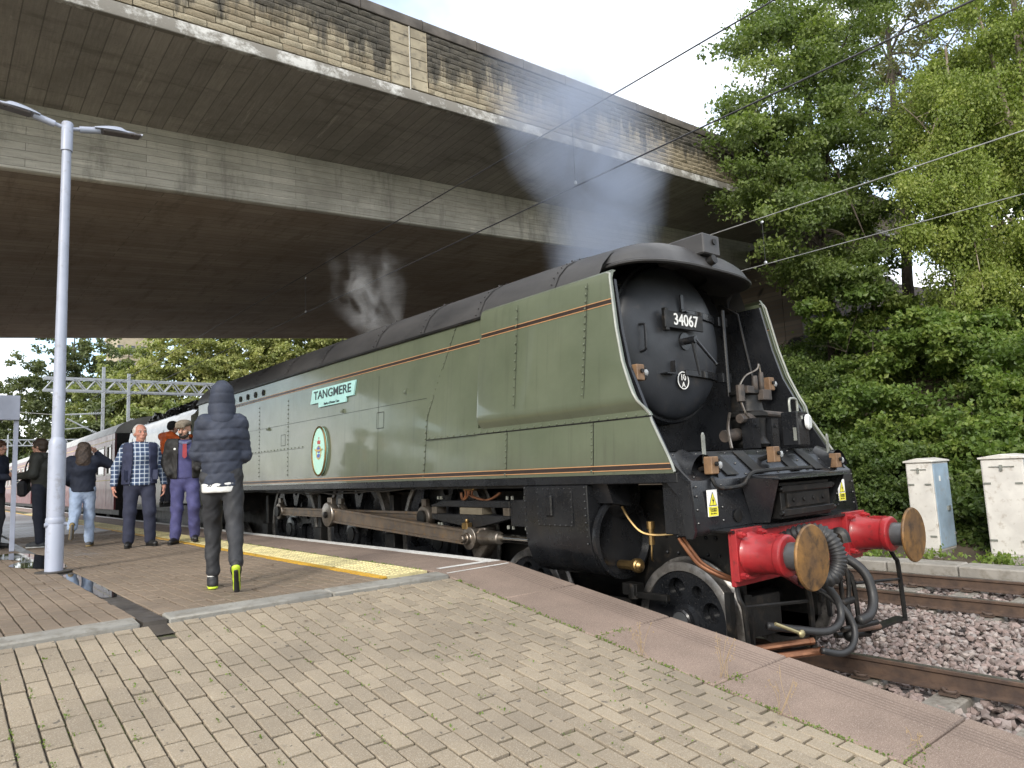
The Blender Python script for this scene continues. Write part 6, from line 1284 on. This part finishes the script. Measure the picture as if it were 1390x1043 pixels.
def person(label, loc, rz, sc, P, group=None):
    J = dict(pelvis=(0, 0, .97), waist=(0, 0, 1.10), chest=(0, 0, 1.30), neck=(0, .01, 1.45), head=(0, -.015, 1.625), shL=(.185, .01, 1.41), elL=(.235, .04, 1.14), wrL=(.25, -.04, .90), hipL=(.09, 0, .93), knL=(.10, -.03, .50), anL=(.105, .02, .10), toL=(.13, -.15, .04))
    for k in ('sh', 'el', 'wr', 'hip', 'kn', 'an', 'to'): x, y, z = J[k+'L']; J[k+'R'] = (-x, y, z)
    J.update(P.get('J', {})); J = {k: np.array(v, float) for k, v in J.items()}
    T = thing('person', label, 'person', loc, rz, group); T.scale = (sc*P.get('slim', 1.), sc*P.get('slim', 1.), sc); W = P.get('build', 1.)
    skin = P.get('skin', SKIN)
    # body: one skin mesh (head, neck, trunk core, limbs, hands)
    hV, hF, hx, Rm = headVF(J['head'], P.get('hyaw', 0), P.get('nod', 0), P.get('hs', 1.))
    core = blob([cap(J['pelvis'], J['chest'], .10, .11), cap(J['chest'], J['neck'], .09, .055), cap(J['neck']-(0, 0, .03), J['head']+np.array([0, .02, -.05]), .056, .054)]+[cap(J[a+s], J[b+s], r0, r1) for s in 'LR' for a, b, r0, r1 in (('sh', 'el', .045, .038), ('el', 'wr', .036, .027), ('hip', 'kn', .065, .045), ('kn', 'an', .045, .035))], .02, .016)
    bl = [(hV, hF), core]
    for s, sd in (('L', 1), ('R', -1)):
        hd = P.get('hand'+s)
        if hd != 'hide':
            d, n = hd[:2] if hd else ((0, -.15, -1), (-sd, 0, 0)); bl.append(hand(J['wr'+s]+nrm(d)*.03, d, n, -sd, hd[2] if hd else .45, 1.0))
    body = part('body', joinVF(bl), skin, T)
    if P.get('face', True):
        for sx in (-1, 1):
            q = hx((sx*.031, -.0735, .014)); e = B().sphere(q, .0115, 10, 6); link('eye', e.mesh('eye', m_eye), T, True)
            q = hx((sx*.031, -.083, .013)); link('iris', B().sphere(q, .0058, 8, 5).mesh('iris', m_iris), T.children[-1], True)
            a, b_ = hx((sx*.014, -.095, .038)), hx((sx*.05, -.080, .040)); link('eyebrow', B().tube([a, (a+b_)/2+(0, 0, .004), b_], .0045, 5).mesh('eyebrow', P.get('hairm', m_iris)), T, True)
        link('mouth', B().tube([hx((-.024, -.092, -.061)), hx((0, -.100, -.062)), hx((.024, -.092, -.061))], [.003, .0045, .003], 6).mesh('mouth', m_lips), T, True)
    # trousers
    tw = P.get('legw', 1.)
    fs = [cap(J['pelvis']+(0, 0, .06), J['pelvis']-(0, 0, .03), .158*W, .155*W, (1, 1.3, 1))]
    for s in 'LR': fs += [cap(J['hip'+s], J['kn'+s], .094*tw, .072*tw), cap(J['kn'+s], J['kn'+s]+(J['an'+s]-J['kn'+s])*P.get('legend', 1.), .070*tw, .064*tw*P.get('ankw', 1.))]
    part('trousers', blob(fs, .035, .014, wr=P.get('legwr', .0045)), P['legm'], T)
    # shoes
    for s in 'LR':
        a, t_ = J['an'+s], J['to'+s]; dv = t_-a; hd = nrm((dv[0], dv[1], 0)); fl = P.get('tilt'+s, 0.)
        if fl:   # raised heel, sole turned back
            up = nrm(P['up'+s]); fw = nrm(t_-a); h0 = a-fw*.05-up*.04; tip = t_
            pr = [cap(h0, tip, .040, .034), cap(a, a-up*.03, .046, .046)]
            so = [cap(h0-up*.022, (h0+tip)/2-up*.026, .036, .030), cap((h0+tip)/2-up*.026, tip-up*.018, .030, .032)]
            sh = part('shoe', blob(pr, .02, .009), P['shoem'], T); part('sole', blob(so, .012, .009), P.get('solem', m_blk2), sh)
            part('tread', blob([cap(h0-up*.046-fw*.0, tip-up*.042, .020, .024)], .01, .008), P['shoem'], sh)
        else:
            zf = a[2]-.06; h0 = np.array([a[0], a[1], zf])-hd*.04; tip = np.array([a[0], a[1], zf])+hd*.17
            pr = [cap(h0, tip, .043, .036), cap(a, (a[0], a[1], zf), .046, .046), cap((a[0], a[1], zf+.03), tip-hd*.05, .042, .036)]
            sh = part('shoe', blob(pr, .02, .010, cut=lambda p, z=zf: (z-.025)-p[:, 2]), P['shoem'], T)
            part('sole', blob([cap(h0-(0, 0, .03), tip-(0, 0, .03), .045, .038)], .01, .010, cut=lambda p, z=zf: np.maximum((z-.040)-p[:, 2], p[:, 2]-(z-.018))), P.get('solem', m_blk2), sh)
    # upper garment
    pf = P.get('puff', 1.); hem = P.get('hem', .90); bt = J['pelvis']+np.array([0, 0, hem-.97])
    tors = [cap(bt, J['waist'], .165*W*P.get('hemw', 1.), .158*W, (1, 1.28, 1)), cap(J['waist'], J['chest'], .158*W, .172*W*pf**.5, (1, 1.28, 1)), cap(J['chest'], J['neck']-(0, 0, .07), .165*W*pf**.5, .085), cap(J['shL']*np.array([.8, 1, 1]), J['shR']*np.array([.8, 1, 1]), .082*pf, .082*pf)]
    arms = []
    for s in 'LR': arms += [cap(J['sh'+s], J['el'+s], .074*pf, .062*pf), cap(J['el'+s], J['wr'+s], .060*pf, .047*pf)]
    cutz = lambda p: (hem-.03)-p[:, 2]
    if P.get('open'):
        vm, wid, inner = P['open']
        part('shirt', blob(tors[:3]+([] if P.get('sleeved', True) else arms+[tors[3]]), .04, .013, wr=.003, cut=lambda p: np.maximum((hem+P.get('shirthem', 0)-.03)-p[:, 2], -(np.ones(len(p))))), inner, T)
        def front(p): # opening wedge in front
            return np.where(p[:, 1] < -.02, (wid+.10*np.clip((1.25-p[:, 2]), 0, 1)*P.get('flare', 1.))-np.abs(p[:, 0]-P.get('opx', 0)), -1)
        grow = [cap(bt, J['waist'], .192*W, .182*W, (1, 1.22, 1)), cap(J['waist'], J['chest'], .182*W, .188*W, (1, 1.22, 1)), cap(J['chest'], J['neck']-(0, 0, .06), .18*W, .095), cap(J['shL']*np.array([.85, 1, 1]), J['shR']*np.array([.85, 1, 1]), .094, .094)]
        jk = part('jacket', blob(grow+(arms if P.get('sleeved', True) else []), .045, .013, wr=.005, cut=lambda p: np.maximum(np.maximum(cutz(p), front(p)), p[:, 2]-(J['neck'][2]+.035))), vm, T)
        part('collar', blob([cap(J['neck']+np.array([sx*.075, -.045, -.03]), J['neck']+np.array([sx*.05, .05, .025]), .026, .03) for sx in (-1, 1)]+[cap(J['neck']+np.array([-.05, .055, .02]), J['neck']+np.array([.05, .055, .02]), .03)], .02, .010), vm, jk)
    else:
        jk = part('jacket', blob(tors+arms, .045, P.get('jh', .013), wr=P.get('jwr', .005), mod=P.get('jmod'), cut=cutz), P['topm'], T)
    for fn in P.get('extra', []): fn(T, J, hx, jk)
    return T
def hairfn(name, fs, m, wr=.004, cut=None, h=.009):
    def f(T, J, hx, jk):
        sc = 1.; L_ = []
        for kind, c_, r in fs:
            if kind == 'e': L_.append(ell(hx(c_), r))
            else: L_.append(cap(hx(c_[0]), hx(c_[1]), r[0], r[1]))
        part(name, blob(L_, .02, h, wr=wr, cut=(None if cut is None else (lambda p: cut(p, hx)))), m, T)
    return f
def extra(name, build, m, jacket=False):
    def f(T, J, hx, jk):
        r = build(J, hx); o = part(name, r, m, jk if jacket else T) if isinstance(r, tuple) else link(name, r.mesh(name, m), jk if jacket else T, True)
    return f
hair_b = mat('brown_hair', (.055, .033, .02), .55, world=False, scale=40, col2=(.03, .018, .011), bump=.6, bscale=120); hair_w = mat('white_hair', (.55, .53, .50), .6, world=False, scale=40, bump=.5, bscale=120); hair_d = mat('dark_hair', (.018, .014, .011), .6, world=False, scale=40, bump=.5)
def fcut(y0, z0): # keep hair off the face: cut where in front of y0 and below z0, head space approximated
    return None
# 1 hooded walker
navy = cloth('puffer_navy', (.026, .033, .055), .75, .2)
def quilt(p, d): q = (p[:, 2]+.006*np.sin(p[:, 0]*14)) % .092-.046; return d+.0075*np.exp(-(q/.009)**2)+.0025*np.sin(p[:, 0]*60+p[:, 2]*9)*np.sin(p[:, 2]*70)
hooded = dict(J=dict(head=(0, -.03, 1.60), knL=(.07, -.17, .52), anL=(.07, -.16, .10), toL=(.08, -.33, .03), knR=(-.11, .06, .52), anR=(-.11, .30, .21), toR=(-.12, .22, .045), shL=(.155, .01, 1.385), shR=(-.155, .01, 1.385), elL=(.205, -.05, 1.14), wrL=(.15, -.27, 1.22), elR=(-.195, -.03, 1.12), wrR=(-.08, -.22, 1.10), hipR=(-.085, .01, .93), hipL=(.085, 0, .93)),
    legm=cloth('black_joggers', (.022, .023, .027), .7), shoem=cloth('black_trainer', (.018, .018, .02), .6), solem=mat('neon_sole', (.50, .66, .03), .5, world=False, scale=12), topm=navy, slim=.93, puff=1.02, hem=.88, hemw=1.06, build=1.03, face=False, jmod=quilt, jh=.011, jwr=.003, legw=1.06, legwr=.008, legend=.90, ankw=.86,
    handL=((-.6, -.25, .5), (.4, .6, .3), .9), handR='hide', tiltR=1., upR=(0, -.62, .78),
    extra=[extra('hood', lambda J, hx: blob([ell(hx((0, .02, .035)), (.108, .13, .132)), cap(hx((0, .03, -.06)), hx((0, .04, -.18)), .105, .12), ell(hx((0, .015, -.08)), (.115, .105, .10))], .04, .011, mod=lambda p, d: d+.006*np.exp(-(((p[:, 2]+.02) % .09-.045)/.009)**2), cut=lambda p: np.where(p[:, 1] < hx((0, -.075, 0))[1], 1., -1.)), navy, True),
           extra('shirt_hem', lambda J, hx: blob([cap((0, 0, .88), (0, 0, .82), .175, .172, (1, 1.28, 1))], .02, .011, wr=.004, cut=lambda p: np.maximum(.805-p[:, 2], p[:, 2]-.90)), cloth('white_tee', (.72, .72, .70))),
           extra('sock', lambda J, hx: blob([cap(J['anL'], J['anL']*.86+J['knL']*.14, .047)], .01, .011), MATS['white_tee']), extra('sock', lambda J, hx: blob([cap(J['anR'], J['anR']*.86+J['knR']*.14, .047)], .01, .011), MATS['white_tee'])])
person('person in dark quilted jacket with hood up, walking away along the platform', (-3.83, 3.40, PZ), 2.86, .955, hooded, 'people on the platform')
# 2 older man
t = NT('plaid_shirt'); v = t.n('SeparateXYZ', {0: t.obj()}).outputs
def strp(ax, per, w, ph=0.): return t.math('LESS_THAN', t.math('FRACT', t.math('ADD', t.math('DIVIDE', ax, per), ph)), w)
c = t.mix(t.math('MULTIPLY', strp(v[0], .062, .42), .55), (.09, .14, .24), (.02, .03, .07)); c = t.mix(t.math('MULTIPLY', strp(v[2], .062, .42), .55), c, (.02, .03, .07))
for ax in (v[0], v[2]): c = t.mix(strp(ax, .062, .13, .3), c, (.55, .60, .66))
t.base(c); t.rough(.9); m_plaid = t.m
gilet = cloth('navy_waistcoat', (.028, .034, .075), .8)
old = dict(J=dict(elR=(-.30, .05, 1.13), wrR=(-.33, -.02, .89), elL=(.29, .06, 1.12), wrL=(.32, -.02, .88), knL=(.13, -.06, .50), anL=(.15, .02, .10), toL=(.2, -.14, .04), knR=(-.12, -.02, .50), anR=(-.13, .0, .10), toR=(-.16, -.17, .04), hipL=(.10, 0, .93), hipR=(-.10, 0, .93)), build=1.22, skin=SKINR, hyaw=.25, nod=-.02, legm=cloth('navy_trousers', (.024, .028, .055), .85), legw=1.18, shoem=cloth('black_shoe', (.012, .012, .012), .5), open=(gilet, .10, m_plaid), sleeved=False, hem=.92, shirthem=-.02, hs=1.06, hairm=hair_w, flare=.9,
    extra=[hairfn('hair', [('e', (0, .035, .05), (.086, .092, .085)), ('e', (.068, .02, .01), (.022, .045, .05)), ('e', (-.068, .02, .01), (.022, .045, .05)), ('e', (0, .075, -.01), (.07, .04, .06))], hair_w, cut=lambda p, hx: np.where((p[:, 1] < hx((0, -.045, 0))[1]), 1., -1.)),
           extra('pocket', lambda J, hx: B().box((-.175, -.135, 1.02), (.11, .03, .14), Matrix.Rotation(.5, 3, 'Z')), gilet, True), extra('pocket', lambda J, hx: B().box((.175, -.135, 1.02), (.11, .03, .14), Matrix.Rotation(-.5, 3, 'Z')), gilet, True)])
person('white haired person in plaid shirt and navy body warmer, facing the camera', (-3.30, 8.70, PZ), -.12, .985, old, 'people on the platform')
# 3 flat-capped driver
blueo = cloth('blue_overalls', (.062, .062, .17), .8); blkj = cloth('black_jacket', (.016, .015, .015), .7)
m_cap = mat('tweed', (.24, .205, .16), .9, world=False, scale=60, col2=(.15, .125, .095), bump=.4)
capm = dict(J=dict(elR=(-.27, .06, 1.16), wrR=(-.20, -.10, .99), elL=(.26, .02, 1.15), wrL=(.17, -.18, 1.05), knL=(.12, -.10, .52), anL=(.13, .03, .12), toL=(.15, -.12, .05), knR=(-.10, .0, .50), anR=(-.12, -.02, .10), toR=(-.17, -.18, .04), head=(-.01, -.05, 1.615)), hyaw=-.45, nod=.30, legm=blueo, legw=1.12, legwr=.008, shoem=cloth('work_boot', (.012, .011, .011), .45), open=(blkj, .085, blueo), hem=.94, hairm=hair_d, handL='hide', handR='hide', build=1.06, flare=.35,
    extra=[extra('flat_cap', lambda J, hx: blob([ell(hx((0, .02, .085)), (.102, .122, .052)), cap(hx((-.05, -.11, .062)), hx((.05, -.11, .062)), .022), ell(hx((0, -.05, .085)), (.085, .09, .045))], .025, .009), m_cap),
           hairfn('beard', [('e', (0, -.068, -.085), (.052, .036, .040)), ('e', (.05, -.03, -.065), (.018, .035, .04)), ('e', (-.05, -.03, -.065), (.018, .035, .04)), ('c', ((-.03, -.099, -.045), (.03, -.099, -.045)), (.007, .007))], hair_d, .002, h=.007),
           hairfn('hair', [('e', (0, .05, .02), (.082, .07, .06))], hair_d),
           extra('tie', lambda J, hx: B().add([(-.025, -.165, 1.40), (.025, -.165, 1.40), (.03, -.196, 1.22), (0, -.198, 1.19), (-.03, -.196, 1.22)], [(0, 1, 2, 3, 4)]), mat('red_tie', (.30, .03, .04), .7, world=False)),
           extra('collar_shirt', lambda J, hx: blob([cap((-.07, -.05, 1.43), (-.02, -.135, 1.41), .03, .024), cap((.07, -.05, 1.43), (.02, -.135, 1.41), .03, .024)], .02, .009), cloth('blue_shirt', (.12, .14, .24))),
           extra('pin_badge', lambda J, hx: B().lathe([(.016, 0), (.016, .006), (.01, .008)], (-.13, -.145, 1.33), (0, -1, 0), 12), m_numw, True)])
person('bearded person in flat cap, black jacket and blue overalls looking down', (-2.73, 8.55, PZ), -.30, 1.02, capm, 'people on the platform')
# 4 child walking away
nv = cloth('navy_coat', (.016, .022, .042), .8)
girl = dict(J=dict(head=(0, -.03, 1.60), knL=(.10, .10, .54), anL=(.12, .38, .34), toL=(.13, .40, .17), knR=(-.10, -.06, .50), anR=(-.11, .0, .10), toR=(-.14, -.17, .04), elR=(-.36, -.06, 1.36), wrR=(-.20, -.20, 1.53), elL=(.26, .0, 1.14), wrL=(.20, -.2, 1.05)), face=False, legm=cloth('pale_blue_joggers', (.40, .50, .68), .85), legw=1.12, legwr=.007, shoem=cloth('grey_trainer', (.10, .095, .09), .7), solem=mat('tan_sole', (.33, .24, .10), .7, world=False), topm=nv, puff=1.2, hem=.93, hemw=1.08, build=1.08, handL='hide', handR=((.5, -.3, .6), (.5, .5, 0), .5), tiltL=1., upL=(0, -.95, .15),
    extra=[hairfn('hair', [('e', (0, .02, .045), (.098, .112, .098)), ('c', ((0, .05, -.02), (0, .075, -.20)), (.105, .135)), ('c', ((.06, .04, -.02), (.085, .06, -.22)), (.06, .065)), ('c', ((-.06, .04, -.02), (-.085, .06, -.22)), (.06, .065))], mat('long_brown_hair', (.085, .058, .042), .5, world=False, scale=30, col2=(.04, .027, .02), bump=.8, bscale=90), .008)])
person('long haired child in navy coat and pale blue joggers walking away', (-3.84, 9.75, PZ), 2.95, .89, girl, 'people on the platform')
# 5 boy with shoulder bag
olive = cloth('dark_olive_jacket', (.035, .036, .030), .75)
boy = dict(J=dict(elR=(-.24, .0, 1.15), wrR=(-.13, -.30, 1.14), elL=(.24, .0, 1.15), wrL=(.13, -.30, 1.13), head=(0, -.05, 1.60), anL=(.10, .06, .10), knL=(.10, .02, .50), anR=(-.10, -.04, .10), toR=(-.11, -.2, .04), toL=(.11, -.1, .04)), legm=cloth('dark_jeans', (.014, .018, .032), .85), shoem=cloth('slate_trainer', (.045, .05, .055), .7), solem=mat('white_sole', (.55, .55, .53), .6, world=False), topm=olive, puff=1.12, hem=.96, hairm=hair_b, handR=((.2, -1, .1), (.6, 0, .8), .7), handL=((-.2, -1, .1), (-.6, 0, .8), .7),
    extra=[hairfn('hair', [('e', (0, .02, .05), (.092, .108, .088)), ('e', (0, .055, -.03), (.080, .058, .075)), ('e', (0, -.072, .062), (.07, .036, .030)), ('e', (.07, -.01, .02), (.022, .045, .05)), ('e', (-.07, -.01, .02), (.022, .045, .05))], hair_b, .005),
           extra('hood', lambda J, hx: blob([cap((-.08, .07, 1.44), (.08, .07, 1.44), .06, .06), cap((-.08, -.02, 1.45), (-.05, .08, 1.44), .045, .05), cap((.08, -.02, 1.45), (.05, .08, 1.44), .045, .05)], .03, .011), olive, True)])
bz_ = math.atan2(-.79, -.61)
person('brown haired youngster in dark olive jacket with shoulder bag, in profile', (-4.28, 10.45, PZ), bz_, .95, boy, 'people on the platform')
bg = thing('shoulder_bag', 'black shoulder bag with blue trim on the youngster in olive', 'bag', (-4.46, 10.30, PZ+.85))
def bpt(x, y, z): a = bz_; return (-4.28+(x*math.cos(a)-y*math.sin(a))*.95, 10.45+(x*math.sin(a)+y*math.cos(a))*.95, PZ+z*.95)
rot = Matrix.Rotation(bz_+.35, 3, 'Z')
c0 = Vector(bpt(.06, -.24, .96)); w = B().box(c0, (.30, .13, .24), rot @ Matrix.Rotation(.25, 3, 'Y')); w.obj('bag_body', cloth('black_nylon', (.012, .013, .017), .6), bg, bevel=.035)
B().tube([c0+rot @ Vector(q) for q in ((-.14, -.072, .07), (0, -.082, .105), (.14, -.072, .06))], .007, 6).obj('blue_trim', mat('blue_piping', (.05, .35, .55), .5), bg)
B().tube(smoothpath([c0+Vector((0, 0, .1)), Vector(bpt(.19, -.15, 1.15)), Vector(bpt(.17, -.12, 1.36)), Vector(bpt(.06, .02, 1.50)), Vector(bpt(-.1, .13, 1.35)), Vector(bpt(-.17, .10, 1.1)), Vector(bpt(-.1, -.1, .98))], 5), .011, 6).obj('strap', MATS['black_nylon'], bg)
# 6 person at the left edge, facing the youngster
edge = dict(J=dict(elR=(-.24, .0, 1.15), wrR=(-.10, -.28, 1.13), elL=(.24, .0, 1.15), wrL=(.10, -.29, 1.13), head=(0, -.05, 1.61)), legm=cloth('grey_trousers', (.05, .05, .055), .85), shoem=MATS['black_shoe'], topm=nv, puff=1.1, hairm=hair_b, handR=((.2, -1, .1), (.6, 0, .8), .7), handL=((-.2, -1, .1), (-.6, 0, .8), .7),
    extra=[hairfn('hair', [('e', (0, .02, .05), (.092, .108, .088)), ('e', (0, .055, -.03), (.085, .062, .09)), ('e', (0, -.072, .062), (.07, .036, .030)), ('e', (.07, -.01, .02), (.022, .045, .06)), ('e', (-.07, -.01, .02), (.022, .045, .06))], mat('chestnut_hair', (.10, .045, .022), .55, world=False, scale=30, bump=.6), .005)])
person('person at the left edge handing something to the youngster', (-4.83, 10.95, PZ), math.atan2(.79, .61), .95, edge, 'people on the platform')
hp = thing('folded_paper', 'small white folded leaflet held between the two at the left', 'leaflet', (-4.6, 10.7, 2.03))
B().box((-4.60, 10.70, 2.05), (.13, .10, .012), Matrix.Rotation(.4, 3, 'X') @ Matrix.Rotation(.5, 3, 'Y')).obj('leaflet', m_numw, hp)
# 7 orange hi-vis worker at the cab
org = cloth('hi_vis_orange', (.72, .13, .02), .7)
work = dict(J=dict(head=(0, -.12, 1.60), chest=(0, -.05, 1.30), neck=(0, -.06, 1.45), elR=(-.25, -.15, 1.3), wrR=(-.2, -.4, 1.4), elL=(.25, -.15, 1.3), wrL=(.2, -.4, 1.4)), face=False, legm=cloth('navy_work_trousers', (.02, .022, .035)), shoem=MATS['work_boot'], topm=org, puff=1.15, hem=.86, handR=((.1, -1, .3), (0, 0, -1), .6), handL=((-.1, -1, .3), (0, 0, -1), .6),
    extra=[hairfn('beanie', [('e', (0, .01, .05), (.092, .112, .092)), ('e', (0, .04, .0), (.088, .08, .07))], cloth('black_beanie', (.012, .012, .013)), .002),
           extra('reflective_band', lambda J, hx: blob([cap((0, -.02, 1.10), (0, -.02, 1.05), .178, .178, (1, 1.25, 1))], .02, .012, cut=lambda p: np.maximum(1.05-p[:, 2], p[:, 2]-1.10)), mat('reflective_silver', (.6, .6, .58), .4, world=False), True)])
person('worker in orange high visibility jacket and black beanie at the cab door', (-1.76, 13.5, 1.36), 1.75, 1.0, work, 'people on the platform')
